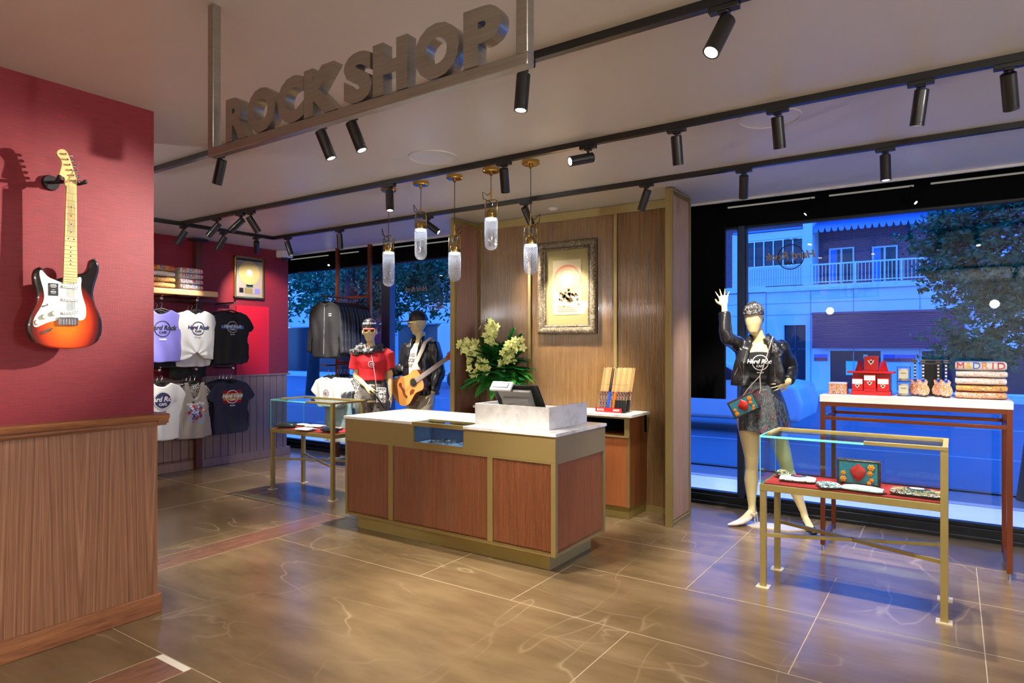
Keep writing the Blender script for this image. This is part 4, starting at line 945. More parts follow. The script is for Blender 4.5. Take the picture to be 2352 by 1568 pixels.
for k, z in enumerate((2.118, 2.075, 2.035, 1.998, 1.965, 1.925, 1.902, 1.883, 1.862, 1.845)):
    if k == 4:
        for s in (-.012, .012): m.lathe([(.0032, 0), (.003, .0006)], (gx+.0232, 1.379+s, z), 10, 1, Matrix.Rotation(PI/2, 3, 'Y'))
    else: m.lathe([(.0034, 0), (.003, .0006)], (gx+.0232, 1.3805-(2.2-z)*.01, z), 10, 1, Matrix.Rotation(PI/2, 3, 'Y'))
obj('frets', m, ['steel', 'black'], t, smooth=None)
m = M()
for k in range(6): a = -.015+k*.006; m.tube([(gx+.017, 1.366+k*.006, 1.585), (gx+.027, 1.381+a*1.0, 2.222), (gx+.014, 1.392-.030+k*.011+(5-k)*.004, 2.245+k*.02)], .0006, 4)
obj('strings', m, 'steel', t)
m = M(); m.box(gx+.014, gx+.026, 1.327, 1.409, 1.553, 1.590)
for k in range(6): m.box(gx+.026, gx+.030, 1.334+k*.012, 1.343+k*.012, 1.556, 1.584)
obj('bridge', m, 'chrome', t, smooth=None, bevel=.001)
for z, tl in ((1.736, 0), (1.675, 0), (1.615, .006)):
    m = M(); m.bar((gx+.020, 1.343, z-tl), (gx+.020, 1.414, z+tl), .014, .008, up=(1, 0, 0)); pk = obj('pickup', m, 'plastic', t, bevel=.003, seg=3)
    m = M()
    for k in range(6): m.cyl((gx+.0225, 1.351+k*.011, z-tl+k*.2*tl*2/1), (gx+.0252, 1.351+k*.011, z-tl+k*.2*tl*2), .0026, n=8)
    obj('pole_piece', m, 'steel', pk)
for y, z in ((1.309, 1.607), (1.270, 1.590), (1.241, 1.563)):
    obj('knob', M().lathe([(.0125, 0), (.011, .009), (.010, .011)], (gx+.017, y, z), 18, 0, Matrix.Rotation(PI/2, 3, 'Y')), 'offwhite', t)
m = M(); m.bar((gx+.018, 1.262, 1.636), (gx+.018, 1.285, 1.646), .006, .003, up=(1,0,0)); m.cyl((gx+.016, 1.273, 1.641), (gx+.034, 1.276, 1.648), .0025); obj('switch', m, 'chrome', t)
m = M(); m.sweep([((gx+.013, 1.258, 1.512), .006, .004), ((gx+.017, 1.272, 1.519), .011, .008), ((gx+.017, 1.290, 1.529), .011, .008), ((gx+.013, 1.303, 1.536), .006, .004)], (1, 0, 0), 14); obj('jack_plate', m, 'chrome', t)
m = M(); m.box(gx+.0175, gx+.019, 1.287, 1.327, 1.690, 1.748, 0)
for k, (z, l) in enumerate(((1.738, .024), (1.733, .03), (1.728, .02), (1.716, .014), (1.706, .022), (1.700, .018))): m.box(gx+.019, gx+.0193, 1.307-l/2, 1.307+l/2, z, z+(.004 if k in (0, 4) else .0015), 1)
obj('hang_tag', m, ['tagblack', 'whiteink'], t, smooth=None)
for k in range(6):
    y = 1.352+.0085*k if 0 else 1.357+.008*(5-k); z = 2.248+.0235*k
    q = obj('tuner', M().cyl((gx+.009, y, z), (gx+.022, y, z), .0045, n=12), 'chrome', t)
    m = M(); yb = 1.409-.0075*k; m.cyl((gx+.0, y+.01, z), (gx+.0, yb+.010, z+.002), .0025, n=8); m.ell((gx+.0, yb+.017, z+.003), (.004, .009, .007), None, 10); obj('tuner_button', m, 'chrome', q)
m = M()
for y, z in ((1.2545, 1.80), (1.49, 1.882), (1.372, 1.440)): m.ell((gx, y, z), (.008, .007, .007), None, 10)
obj('strap_button', m, 'chrome', t)
t = thing('guitar_hanger', 'black round wall hanger holding the neck of the electric guitar', 'hanger', (-3.6, 1.36, 2.24))
obj('wall_disc', M().cyl((-3.628, 1.345, 2.245), (-3.610, 1.345, 2.245), .038, .034, 28), 'blackmetal', t)
m = M(); m.tube([(-3.61, 1.345, 2.245), (-3.54, 1.37, 2.243), (-3.525, 1.335, 2.244), (-3.48, 1.330, 2.246)], .008); m.tube([(-3.54, 1.37, 2.243), (-3.525, 1.43, 2.243), (-3.48, 1.437, 2.246)], .008); m.ell((-3.478, 1.437, 2.248), (.011, .011, .011)); m.ell((-3.478, 1.328, 2.248), (.011, .011, .011)); obj('yoke', m, 'rubber', t)

# ================================================================ CLOTHES
def logo(m, T, s, mi=0, mj=1, city=True, back=False):
    """round club badge with the shop name across it"""
    m.ring(T.translation, s*.36, s*.40, T.to_3x3() @ V((0, 0, 1)), .001, 40, mi)
    m.text('Hard Rock', s*.30, T @ Matrix.Translation((0, s*.05, .0015)), .0006, s*.011, .25, mi)
    m.text('CAFE', s*.16, T @ Matrix.Translation((0, -s*.18, .001)), .0005, s*.006, 0, mi)
    if city: m.text('MADRID', s*.09, T @ Matrix.Translation((0, -s*.52, .001)), .0005, s*.003, 0, mj)
    return m
SHAPES = {
 'tee': [(0,-.045),(.045,-.04),(.085,-.005),(.10,.0),(.205,-.045),(.30,-.175),(.305,-.20),(.235,-.245),(.222,-.225),(.212,-.30),(.216,-.62),(0,-.63)],
 'crop': [(0,-.05),(.05,-.042),(.09,-.008),(.105,0),(.215,-.045),(.222,-.09),(.205,-.16),(.205,-.50),(.20,-.565),(0,-.575)],
 'knot': [(0,-.045),(.045,-.04),(.085,-.005),(.10,.0),(.215,-.045),(.235,-.13),(.215,-.22),(.205,-.35),(.20,-.56),(.10,-.55),(.03,-.49),(0,-.47)],
 'tank': [(0,-.19),(.035,-.17),(.065,-.08),(.075,0),(.115,0),(.12,-.12),(.15,-.22),(.165,-.30),(.20,-.58),(.20,-.62),(0,-.64)],
 'jacket': [(0,-.02),(.05,.0),(.085,.02),(.11,.0),(.215,-.05),(.255,-.16),(.285,-.50),(.292,-.60),(.235,-.612),(.222,-.45),(.20,-.28),(.205,-.56),(.19,-.66),(0,-.665)],
 'croptee': [(0,-.04),(.045,-.035),(.085,-.005),(.10,.0),(.20,-.04),(.275,-.17),(.21,-.23),(.20,-.20),(.20,-.33),(.13,-.37),(0,-.36)],
 'long': [(0,-.04),(.085,-.005),(.10,.0),(.19,-.04),(.21,-.15),(.20,-.35),(.215,-.75),(.12,-.76),(0,-.755)],
}
GM = {}
def garment_mesh(kind, th=.036, fold=.013, seed=0, vox=.0085):
    key = (kind, seed)
    if key in GM: return GM[key]
    h = SHAPES[kind]; pts = h + [(-a, b) for a, b in reversed(h) if a > 0]
    pts = [p for i, p in enumerate(pts) if p != pts[i-1]]
    m = M(); m.prism([V((a, -th/2, b)) for a, b in pts], (0, th, 0)); bmesh.ops.triangulate(m.b, faces=m.b.faces)
    rnd = random.Random(seed); ph = rnd.uniform(0, 6)
    def disp(c, n):
        zf = min(1, max(0, -c.z/.5)); s = 1 if n.y < 0 else -1
        f = fold*(.35+zf)*(math.sin(c.x*44+ph+2.2*noise.noise(V((c.x*3, seed, c.z*2.5)))*2) + .8*noise.noise(V((c.x*9, seed+3.1, c.z*4))))
        if kind == 'knot': r = math.hypot(c.x, (c.z+.50)); f += .010*math.sin(math.atan2(c.x, c.z+.50)*9)*math.exp(-r*5)
        belly = .010*math.cos(min(1, abs(c.x)/.22)*PI/2)*(.4+.6*zf)
        return V((c.x + .002*math.sin(c.z*40), c.y - s*(f*.5) + (-s*belly if n.y < 0 else belly*-s), c.z + .004*math.sin(c.x*30+ph)))
    me = remesh(m, vox, 7, disp); GM[key] = me; return me
def garment(name, kind, loc, rz, mat, label, cat, group, seed=0, sc=1.0, th=.036, decal=None, dmats=None, mesh=None):
    t = thing(name, label, cat, loc, rz, group)
    me = (mesh or garment_mesh(kind, th, seed=seed)); cp = me.copy()
    if sc != 1: cp.transform(Matrix.Scale(sc, 4))
    tr = bvh(cp) if decal else None
    obj('fabric', cp, mat, t, smooth=75, world=False)
    if decal:
        m = M(); decal(m); wrap(m, tr, .5, (0, 1, 0), .0025); obj('print', m, dmats, t, smooth=None, world=False)
    return t
UF = Matrix.Rotation(PI/2, 4, 'X')           # lettering upright facing -Y
def hanger(loc, rz, label, group, col='black', w=.19):
    t = thing('clothes_hanger', label, 'hanger', loc, rz, group)
    m = M(); m.tube([(-w, 0, -.055), (-.1, 0, -.02), (0, 0, .01), (.1, 0, -.02), (w, 0, -.055)], .009, 8); obj('shoulder_bar', m, col, t, world=False)
    m = M(); m.tube([(0, 0, .01), (0, 0, .035), (.012, 0, .055), (.006, 0, .072), (-.010, 0, .072), (-.016, 0, .060)], .0025, 8); obj('hook', m, 'chrome', t, world=False)
    return t
# --- wall rack
t = thing('shirt_wall_rack', 'copper and wood wall rack with shelf and two hanging rails on the red wall', 'clothes rack', (-7.45, 4.0, 0))
m = M(); m.box(-7.465, -7.40, 4.245, 4.32, 0, H-.04); obj('upright', m, 'copperd', t, smooth=None, bevel=.002); obj('ceiling_plate', M().box(-7.48, -7.36, 4.19, 4.37, H-.04, H-.015), 'blackmetal', t, smooth=None)
obj('shelf', M().box(-7.5, -7.13, 2.6, 4.36, 2.03, 2.095), 'lightwood', t, smooth=None, bevel=.012, seg=4)
obj('shelf', M().box(-7.5, -7.16, 3.9, 4.3, 2.02, 2.03), 'copperd', t, smooth=None)
for z in (1.985, 1.21): obj('rail', M().box(-7.47, -7.44, 2.6, 4.72, z-.012, z+.012), 'copperd', t, smooth=None)
for y, z in ((3.66, 1.975), (4.06, 1.975), (4.52, 1.975), (3.64, 1.20), (4.05, 1.20), (4.50, 1.20)):
    obj('arm', M().tube([(-7.45, y, z), (-7.06, y, z), (-7.04, y, z+.03)], .009), 'copper' if z < 1.5 else 'copperd', t)
    obj('hook_plate', M().ell((-7.06, y, z+.0), (.018, .018, .018)), 'chrome', t)
obj('bottom_bar', M().box(-7.47, -7.46, 1.8, 4.25, .12, .13), 'copper', t, smooth=None)
tag(obj('red_wall_panel', M().box(-7.50, -7.485, 4.82, 5.29, 1.09, 1.975), 'redpaint', smooth=None), 'bright red square panel on the wall below the framed gold record', 'panel')
GU, GL = 'shirts on the upper wall rail', 'shirts on the lower wall rail'
RX = math.radians(90)    # garments facing -Y turned to face +X
def wallset(y, z, kinds, front, group, hl):
    for i, (kind, mat, lb, seed) in enumerate(kinds):
        x = -7.12 - (i+1)*.055
        garment('t_shirt', kind, (x, y-.012*(i+1), z-.01), RX, mat, lb, 'T-shirt', group, seed)
        hanger((x, y-.012*(i+1), z-.005), RX, 'black hanger behind '+hl, 'hangers on the wall rack')
    kind, mat, lb, seed, dec, dm = front
    garment('t_shirt', kind, (-7.10, y, z), RX, mat, lb, 'T-shirt', group, seed, decal=dec, dmats=dm)
    hanger((-7.10, y, z+.003), RX, 'black hanger with chrome hook holding '+hl, 'hangers on the wall rack')
wallset(3.68, 1.855, [('tee', 'blackcloth', 'black shirt hanging behind the lilac sleeveless shirt', 1), ('tee', 'blackcloth', 'black shirt hanging behind the lilac sleeveless shirt', 1)],
    ('crop', 'purplecloth', 'lilac sleeveless shirt with black round logo print', 2, lambda m: logo(m, Matrix.Translation((0, 0, -.21)) @ UF, .22), ['blackink', 'whiteink']), GU, 'the lilac sleeveless shirt')
wallset(4.07, 1.86, [('tee', 'whitecloth', 'white shirt half hidden behind the knotted white shirt', 3), ('long', 'blackcloth', 'black and white garment hanging behind the knotted white shirt', 4)],
    ('knot', 'whitecloth', 'white shirt with knotted hem and small navy round logo', 5, lambda m: logo(m, Matrix.Translation((.01, 0, -.20)) @ UF, .19), ['navyink', 'silverink']), GU, 'the knotted white shirt')
def eq(m):
    r = random.Random(3)
    for i in range(34): a = -.14+i*.0085; h = .006+.014*math.exp(-abs(a)*6)+r.random()*.01; m.box(a, a+.005, -.001, 0, -.19-h, -.19+h, 1)
    logo(m, Matrix.Translation((0, -.003, -.19)) @ UF, .17, 0, 0)
wallset(4.50, 1.875, [('tee', 'blackcloth', 'black T-shirt hanging behind the black T-shirt with blue glow print', 6), ('tee', 'blackcloth', 'black T-shirt hanging behind the black T-shirt with blue glow print', 6)],
    ('tee', 'blackcloth', 'black T-shirt with silver logo over a blue glowing bar print', 7, eq, ['silverink', 'blueglow']), GU, 'the black T-shirt with blue print')
def circ(m):
    logo(m, Matrix.Translation((0, -.003, -.19)) @ UF, .24, 1, 0)
    for r in range(4): m.ring((0, 0, -.19), .001+.024*r, .001+.024*(r+1), (0, -1, 0), .0008, 40, 0)
wallset(3.68, 1.06, [('tee', 'blackcloth', 'black shirt hanging behind the white T-shirt with navy badge', 8)],
    ('tee', 'whitecloth', 'white T-shirt with navy round badge at the left end of the lower rail', 9, circ, ['navyink', 'silverink']), GL, 'the white T-shirt with navy badge')
def tank(m):
    r = random.Random(5)
    for i in range(60):
        a = r.gauss(0, .045); b = -.36+r.gauss(0, .055); s = r.uniform(.008, .02); m.lathe([(s, 0), (s*.9, .001)], (a, 0, b), 7, r.choice((0, 0, 1, 2, 3)), Matrix.Rotation(PI/2, 3, 'X'))
    m.bar((-.01, -.001, -.43), (.02, -.001, -.30), .012, .001, up=(0, 1, 0), mi=3); m.text('HARD ROCK', .035, Matrix.Translation((0, 0, -.245)) @ UF, .0005, .001, 0, 2)
wallset(4.05, 1.05, [('tee', 'bwbag', 'black and white patterned shirt behind the grey tank top', 10), ('tee', 'bwbag', 'black and white patterned shirt behind the grey tank top', 10)],
    ('tank', 'greycloth', 'grey racerback tank top with red and blue guitar print', 11, tank, ['navyink', 'redink', 'whiteink', 'blueglow']), GL, 'the grey tank top')
def flag(m):
    for i in range(24):
        a = -.12+i*.01
        m.box(a, a+.01, 0, .0005, -.155, -.12, 1); m.box(a, a+.01, 0, .0005, -.235, -.155, 2); m.box(a, a+.01, 0, .0005, -.27, -.235, 1)
    logo(m, Matrix.Translation((0, -.002, -.195)) @ UF, .20, 0, 0)
wallset(4.50, 1.055, [('tee', 'navycloth', 'navy T-shirt hanging behind the one with the flag print', 12), ('tee', 'navycloth', 'navy T-shirt hanging behind the one with the flag print', 12), ('tee', 'blackcloth', 'black T-shirt at the back of the navy shirts', 12)],
    ('tee', 'navycloth', 'navy T-shirt with red and yellow flag block and white logo', 13, flag, ['whiteink', 'redink', 'yellowink']), GL, 'the navy T-shirt with flag print')
# shelf stacks
ZS = 2.096; G = 'folded shirts on the wall shelf'
for i, (mt, lb, wd_, ik) in enumerate((('orangep', 'cream and orange folded shirt, lowest of the left shelf stack', None, None), ('orangep', 'orange printed folded shirt, second from the bottom of the left shelf stack', None, None), ('sketch', 'grey printed folded shirt, second from the top of the left shelf stack', None, None), ('orangep', 'folded shirt with yellow and red MADRID lettering, topmost of the left shelf stack', 'MADRID', None))):
    folded(-7.27, 3.735, ZS+i*.063, .26, .062, .24, mt, lb, (1, 0, 0), wd_, G, ik, seed=i+20)
for i, (mt, lb, ik) in enumerate((('whitecloth', 'white folded shirt with pink MADRID lettering, lowest of the right shelf stack', ['redink', 'pinkink', 'redink', 'purplecloth', 'orangeink']), ('whitecloth', 'white folded shirt with pink MADRID lettering, second from the bottom of the right shelf stack', ['redink', 'purplecloth', 'pinkink', 'redink', 'orangeink']), ('whitecloth', 'white folded shirt with pink MADRID lettering, second from the top of the right shelf stack', ['redink', 'pinkink', 'purplecloth', 'orangeink', 'redink']), ('whitecloth', 'white folded shirt with yellow and red MADRID lettering, topmost of the right shelf stack', None))):
    folded(-7.27, 4.06, ZS+i*.063, .26, .062, .24, mt, lb, (1, 0, 0), 'MADRID', G, ik, seed=i+30, sc=.95)
# gold record
t = thing('framed_gold_record', 'gold record and small plaque in a thin gold frame on the red wall', 'picture', (-7.5, 4.99, 2.33))
m = M(); y0, y1, z0, z1 = 4.78, 5.20, 2.07, 2.60
m.box(-7.5, -7.455, y0, y0+.02, z0, z1); m.box(-7.5, -7.455, y1-.02, y1, z0, z1); m.box(-7.5, -7.455, y0, y1, z0, z0+.02); m.box(-7.5, -7.455, y0, y1, z1-.02, z1); obj('frame', m, 'polbrass', t, smooth=None, bevel=.003)
obj('mount', M().box(-7.49, -7.475, y0+.02, y1-.02, z0+.02, z1-.02), 'plaque', t, smooth=None)
m = M(); m.box(-7.475, -7.473, y0+.025, y0+.03, z0+.03, z1-.03); m.box(-7.475, -7.473, y0+.025, y1-.025, z1-.05, z1-.025); obj('dark_border', m, 'black', t, smooth=None)
RY = Matrix.Rotation(PI/2, 3, 'Y')
m = M(); m.lathe([(.15, 0), (.15, .003), (.05, .0032)], (-7.473, 4.99, 2.395), 48, 0, RY)
for r in (.06, .08, .1, .12, .14): m.ring((-7.4698, 4.99, 2.395), r, r+.0015, (1, 0, 0), .0008, 48)
rc = obj('record', m, 'record', t, smooth=20); obj('record_label', M().lathe([(.042, 0), (.042, .001)], (-7.4695, 4.99, 2.395), 32, 0, RY), 'offwhite', rc)
m = M(); m.box(-7.473, -7.47, 4.945, 5.045, 2.215, 2.255, 1); m.box(-7.473, -7.47, 4.925, 5.035, 2.135, 2.205, 0); m.box(-7.473, -7.47, 4.85, 4.905, 2.14, 2.20, 2); m.box(-7.473, -7.47, 5.07, 5.14, 2.14, 2.20, 3)
m.box(-7.4699, -7.4695, 4.955, 5.035, 2.225, 2.245, 2); obj('plaque', m, ['brass', 'polbrass', 'black', 'purplecloth'], t, smooth=None)

# --- window clothes rack
t = thing('window_clothes_rack', 'copper floor-to-ceiling rack with cross rails in front of the left window', 'clothes rack', (-6.36, 5.75, 0))
for x in (-6.70, -6.10): p = obj('post', M().box(x, x+.045, 5.73, 5.775, 0, H), 'copper', t, smooth=None, bevel=.002); obj('foot_plate', M().box(x-.05, x+.10, 5.66, 5.83, 0, .008), 'plate', p, smooth=None)
obj('cross_rail', M().box(-6.66, -6.10, 5.74, 5.765, 2.07, 2.10), 'copper', t, smooth=None); obj('cross_rail', M().box(-6.66, -6.10, 5.74, 5.765, 1.235, 1.26), 'copper', t, smooth=None)
for z in (2.06, 1.225): obj('arm', M().tube([(-6.32, 5.75, z), (-6.28, 5.18, z), (-6.28, 5.165, z+.03)], .009), 'copper', t)
def jk(m):
    m.box(-.003, .003, 0, .001, -.62, -.04, 0)
    for k in range(2): m.box(.07, .115, 0, .001, -.145-k*.022, -.135-k*.022, 1)
    m.tube([(-.06, 0, -.02), (0, 0, -.05), (.06, 0, -.02)], .004, 6, 2)
gj = 'black jackets on the copper rail'
garment('jacket', 'jacket', (-6.25, 5.20, 1.985), .12, 'jacketcloth', 'front black zip jacket with two short white stripes on the chest', 'jacket', gj, 40, decal=jk, dmats=['silverink', 'whiteink', 'blackcloth'])
back = garment('jacket', 'jacket', (-6.25, 5.25, 1.98), .12, 'jacketcloth', 'black jacket hanging behind the front zip jacket on the copper rail', 'jacket', gj, 41)
hk = hanger((-6.25, 5.20, 1.99), .12, 'black hanger with chrome hook on the jacket rail', 'hangers on the copper rail')
for i in range(10):
    if i: dup(back, (-6.252-.003*i, 5.25+.05*i, 1.98-.003*i), .12+.03*(i % 3))
    dup(hk, (-6.252-.003*i, 5.25+.05*i, 1.985), .12)
def ct(m): m.ring((-.02, 0, -.20), .045, .05, (0, -1, 0), .001, 30, 0); m.text('HRC', .05, Matrix.Translation((-.02, 0, -.2)) @ UF, .0005, .002, 0, 0)
gw = 'white tops on the low copper rail'
garment('cropped_shirt', 'croptee', (-6.22, 5.22, 1.09), .12, 'whitecloth', 'front cropped white T-shirt with a grey round print on the low rail', 'T-shirt', gw, 50, decal=ct, dmats=['plaque'])
b2 = garment('cropped_shirt', 'croptee', (-6.22, 5.29, 1.09), .12, 'whitecloth', 'cropped white T-shirt behind the front one on the low rail', 'T-shirt', gw, 51)
for i in range(1, 4): dup(b2, (-6.22-.01*i, 5.29+.06*i, 1.09), .12)
lg = garment('washed_denim', 'long', (-6.18, 5.33, 1.05), .14, 'denim', 'pale washed denim garment hanging behind the cropped white shirts', 'denim', gw, 52)
dup(lg, (-6.21, 5.45, 1.05), .1); dup(lg, (-6.23, 5.56, 1.04), .16)
garment('patterned_shirt', 'croptee', (-6.10, 5.42, 1.07), .1, 'bwbag', 'black and white patterned top behind the white cropped shirts', 'top', gw, 53)
h2 = dup(hk, (-6.22, 5.22, 1.10), .12, 'black hanger with chrome hook on the low copper rail', 'hangers on the low copper rail')
for i in range(1, 6): dup(h2, (-6.22-.005*i, 5.22+.065*i, 1.10), .12)
# ================================================================ MANNEQUINS
# local frame of a figure: +X its left-hand side (right in the photo), -Y its front, Z up
def hand(m, w, d, pn, s=1.0, curl=.35, spread=.25, thumb=1, r=.0082):
    """w wrist, d pointing direction, pn palm normal; thumb side = +-(d x pn)"""
    w = V(w); d = V(d).normalized(); pn = (V(pn) - d*V(pn).dot(d)).normalized(); sd = d.cross(pn)*thumb
    m.sweep([(w-d*.02, .024*s, .018*s), (w+d*.012*s, .026*s, .016*s), (w+d*.045*s, .036*s, .0145*s), (w+d*.078*s, .040*s, .013*s), (w+d*.090*s, .036*s, .010*s)], sd, 16)
    for i, (o, L) in enumerate(((.030, .070), (.0105, .078), (-.0095, .072), (-.029, .056))):
        b = w + d*(.080*s-(.006 if i in (0, 3) else 0)) + sd*o*s; dd = (d + sd*spread*(o/.03)*.55).normalized(); pts = [(b-dd*.012, r*1.05*s)]
        ang = curl*(.5+.25*i*.6); p = b
        for k, (f, rr) in enumerate(((.44, 1.0), (.31, .9), (.25, .72))):
            a = ang*(k+.6)/1.6; q = (dd*math.cos(a) + pn*math.sin(a)); pts.append((p, r*rr*s)); p = p + q*L*f*s
        pts.append((p, r*.5*s)); m.sweep(pts, sd, 10)
    b = w + d*.022*s + sd*.024*s; t1 = (d*.55 + sd*.8 + pn*.25).normalized(); t2 = (d*.85 + sd*.4 + pn*.3).normalized()
    m.sweep([(b-t1*.012, .012*s), (b+t1*.022*s, .0115*s), (b+t1*.040*s, .0095*s), (b+t1*.040*s+t2*.026*s, .0085*s), (b+t1*.040*s+t2*.034*s, .005*s)], pn, 10)
def headmesh(m, c, fwd, s=1.0, face=0):
    """c = centre of head, fwd = where it looks; egg shape, with features when face=1"""
    c = V(c); f = V(fwd).normalized(); up = V((0, 0, 1)); sd = f.cross(up).normalized()
    prof = [(-.118, .022, .020, .050), (-.108, .036, .036, .040), (-.085, .050, .056, .024), (-.05, .062, .074, .012), (-.01, .070, .086, .002), (.03, .074, .092, -.004), (.065, .070, .088, -.008), (.095, .055, .070, -.010), (.115, .032, .042, -.010), (.122, .012, .016, -.010)]
    m.sweep([(c + up*z*s + f*o*s, a*s, b*s) for z, a, b, o in prof], sd, 24)
    if face:
        m.sweep([(c+f*.083*s+up*.015*s, .007*s), (c+f*.098*s-up*.015*s, .010*s), (c+f*.104*s-up*.030*s, .014*s), (c+f*.088*s-up*.040*s, .012*s)], sd, 10)
        m.ell(c+f*.071*s-up*.060*s, (.020*s, .020*s, .008*s), None, 12); m.ell(c+f*.069*s-up*.072*s, (.018*s, .018*s, .008*s), None, 12)
        for e in (-1, 1): m.ell(c+sd*e*.076*s-up*.012*s-f*.008*s, (.010*s, .020*s, .030*s), None, 10)
def limb(m, pts, side=None, n=16): m.sweep(pts, side, n)
def skinmesh(m, vox=.0062, sm=6, disp=None): return remesh(m, vox, sm, disp, .5)
def tri(a, b, f): return V(a).lerp(V(b), f)

# ------------------------------------------------------------ woman waving, leather jacket and skirt
F1 = dict(sh=(-.15, 0, 1.455), sl=(.15, 0, 1.455), er=(-.245, -.20, 1.53), wr=(-.262, -.135, 1.775), el=(.245, .10, 1.27), wl=(.215, -.07, 1.17))
t = thing('woman_mannequin', 'cream egg-headed woman mannequin waving, in black leather jacket and sequin skirt', 'mannequin', (-1.307, 5.50, 0), .18)
m = M()
m.sweep([((0, 0, .86), .15, .10), ((0, 0, .95), .165, .115), ((0, 0, 1.05), .14, .10), ((0, 0, 1.15), .112, .085), ((0, -.005, 1.25), .125, .095), ((0, -.015, 1.33), .145, .112), ((0, -.005, 1.40), .155, .095), ((0, .01, 1.455), .13, .065), ((0, .012, 1.49), .07, .055), ((-.01, .005, 1.53), .046, .050), ((-.03, 0, 1.60), .046, .050)], (1, 0, 0), 28)
headmesh(m, (-.045, -.015, 1.675), (.05, -1, -.02), 1.0)
limb(m, [((-.11, 0, 1.45), .045), ((-.155, 0, 1.462), .05), (tri(F1['sh'], F1['er'], .5), .042), (F1['er'], .037), (tri(F1['er'], F1['wr'], .3), .036), (tri(F1['er'], F1['wr'], .8), .025), (F1['wr'], .021)])
hand(m, F1['wr'], (-.10, -.03, 1), (0.25, -1, 0), .98, .18, .9, -1)
limb(m, [((.11, 0, 1.45), .045), ((.155, 0, 1.455), .05), (tri(F1['sl'], F1['el'], .5), .042), (F1['el'], .037), (tri(F1['el'], F1['wl'], .4), .034), (F1['wl'], .022)])
hand(m, F1['wl'], (-.85, -.45, -.22), (-.2, .75, .1), .95, .45, .45, 1)
limb(m, [((-.085, 0, .92), .10), ((-.085, -.01, .80), .088), ((-.07, -.02, .66), .070), ((-.06, -.02, .55), .056), ((-.062, 0, .46), .050), ((-.066, .02, .36), .056), ((-.066, .02, .25), .042), ((-.062, .015, .15), .028), ((-.062, .01, .105), .030)])
m.sweep([((-.045, .03, .085), .026, .026), ((-.075, -.01, .09), .03, .032), ((-.115, -.05, .055), .032, .024), ((-.155, -.085, .032), .034, .016), ((-.19, -.11, .024), .022, .012)], (.5, -.8, 0), 14)
limb(m, [((.085, 0, .92), .10), ((.11, -.01, .80), .088), ((.155, -.02, .66), .070), ((.19, -.02, .55), .056), ((.21, 0, .46), .050), ((.245, .015, .36), .054), ((.285, .02, .25), .040), ((.325, .015, .14), .027), ((.335, .01, .10), .028)])
m.sweep([((.335, .03, .08), .024, .026), ((.345, -.01, .085), .026, .030), ((.365, -.05, .05), .030, .022), ((.385, -.09, .026), .032, .014), ((.395, -.12, .02), .020, .010)], (1, .2, 0), 14)
obj('body', skinmesh(m, .0055, 5), 'skin', t, smooth=80, world=False)
# tank top
def fold_disp(a, fr, sd):
    def f(c, n): return c + n*(a*(noise.noise(V((c.x*fr, c.y*fr+sd, c.z*fr*.55)))*1.6))
    return f
m = M()
m.sweep([((0, 0, 1.12), .128, .100), ((0, 0, 1.17), .124, .096), ((0, -.005, 1.25), .136, .106), ((0, -.017, 1.33), .153, .122), ((0, -.004, 1.375), .150, .108), ((0, .004, 1.405), .135, .09)], (1, 0, 0), 28)
for s in (-1, 1): m.sweep([((s*.085, -.07, 1.38), .030, .02), ((s*.098, -.04, 1.44), .022, .016), ((s*.10, .0, 1.468), .02, .014), ((s*.095, .05, 1.44), .024, .018), ((s*.07, .07, 1.38), .03, .02)], (1, 0, 0), 12)
top = skinmesh(m, .007, 3, lambda c, n: c + n*(.004*math.sin(c.z*95+c.x*22+3*noise.noise(V((c.x*8, c.y*5, c.z*8))))*max(0, min(1, (1.30-c.z)*8))))
tr = bvh(top); o = obj('tank_top', top, 'blackcloth', t, smooth=80, world=False)
m = M(); logo(m, Matrix.Translation((.01, 0, 1.325)) @ UF, .155, 0, 0); wrap(m, tr, .6, (0, 1, 0), .003); obj('print', m, 'whiteink', o, smooth=None, world=False)
# skirt
m = M(); path = []; n = 72; rows = 14; vs = []
for i in range(rows+1):
    f = i/rows; z = 1.14-.365*f
    for k in range(n):
        a = 2*PI*k/n; r = 1+.055*f*math.sin(a*11+.7*math.sin(a*3))
        vs.append(V((.004+.028*f + (.137+.062*f+.016*math.sin(f*PI))*math.cos(a)*r, (.110+.055*f)*math.sin(a)*r, z+.006*f*math.sin(a*5))))
m.faces(vs, [(i*n+k, i*n+(k+1) % n, (i+1)*n+(k+1) % n, (i+1)*n+k) for i in range(rows) for k in range(n)] + [tuple(range(n))])
obj('skirt', m, 'skirtp', t, smooth=80, world=False)
# jacket: open leather shell
m = M()
for s, dz in ((-1, 0), (1, .02)):
    m.sweep([((s*.125, .0, 1.13+dz), .075, .125), ((s*.115, 0, 1.22), .068, .115), ((s*.12, -.005, 1.32), .066, .125), ((s*.125, 0, 1.40), .062, .11), ((s*.12, .01, 1.46), .055, .075), ((s*.085, .02, 1.49), .03, .05)], (1, 0, 0), 20)
m.sweep([((-.17, -.09, 1.135), .055, .018), ((-.16, -.105, 1.22), .052, .016), ((-.135, -.115, 1.33), .05, .016), ((-.105, -.10, 1.43), .045, .018)], (1, .2, 0), 14)
m.sweep([((.155, -.09, 1.16), .045, .018), ((.15, -.10, 1.22), .042, .016), ((.135, -.11, 1.33), .04, .016), ((.105, -.09, 1.43), .04, .018)], (1, -.2, 0), 14)
m.sweep([((0, .085, 1.14), .15, .03), ((0, .08, 1.28), .14, .03), ((0, .075, 1.42), .15, .03), ((0, .05, 1.49), .08, .03)], (1, 0, 0), 20)
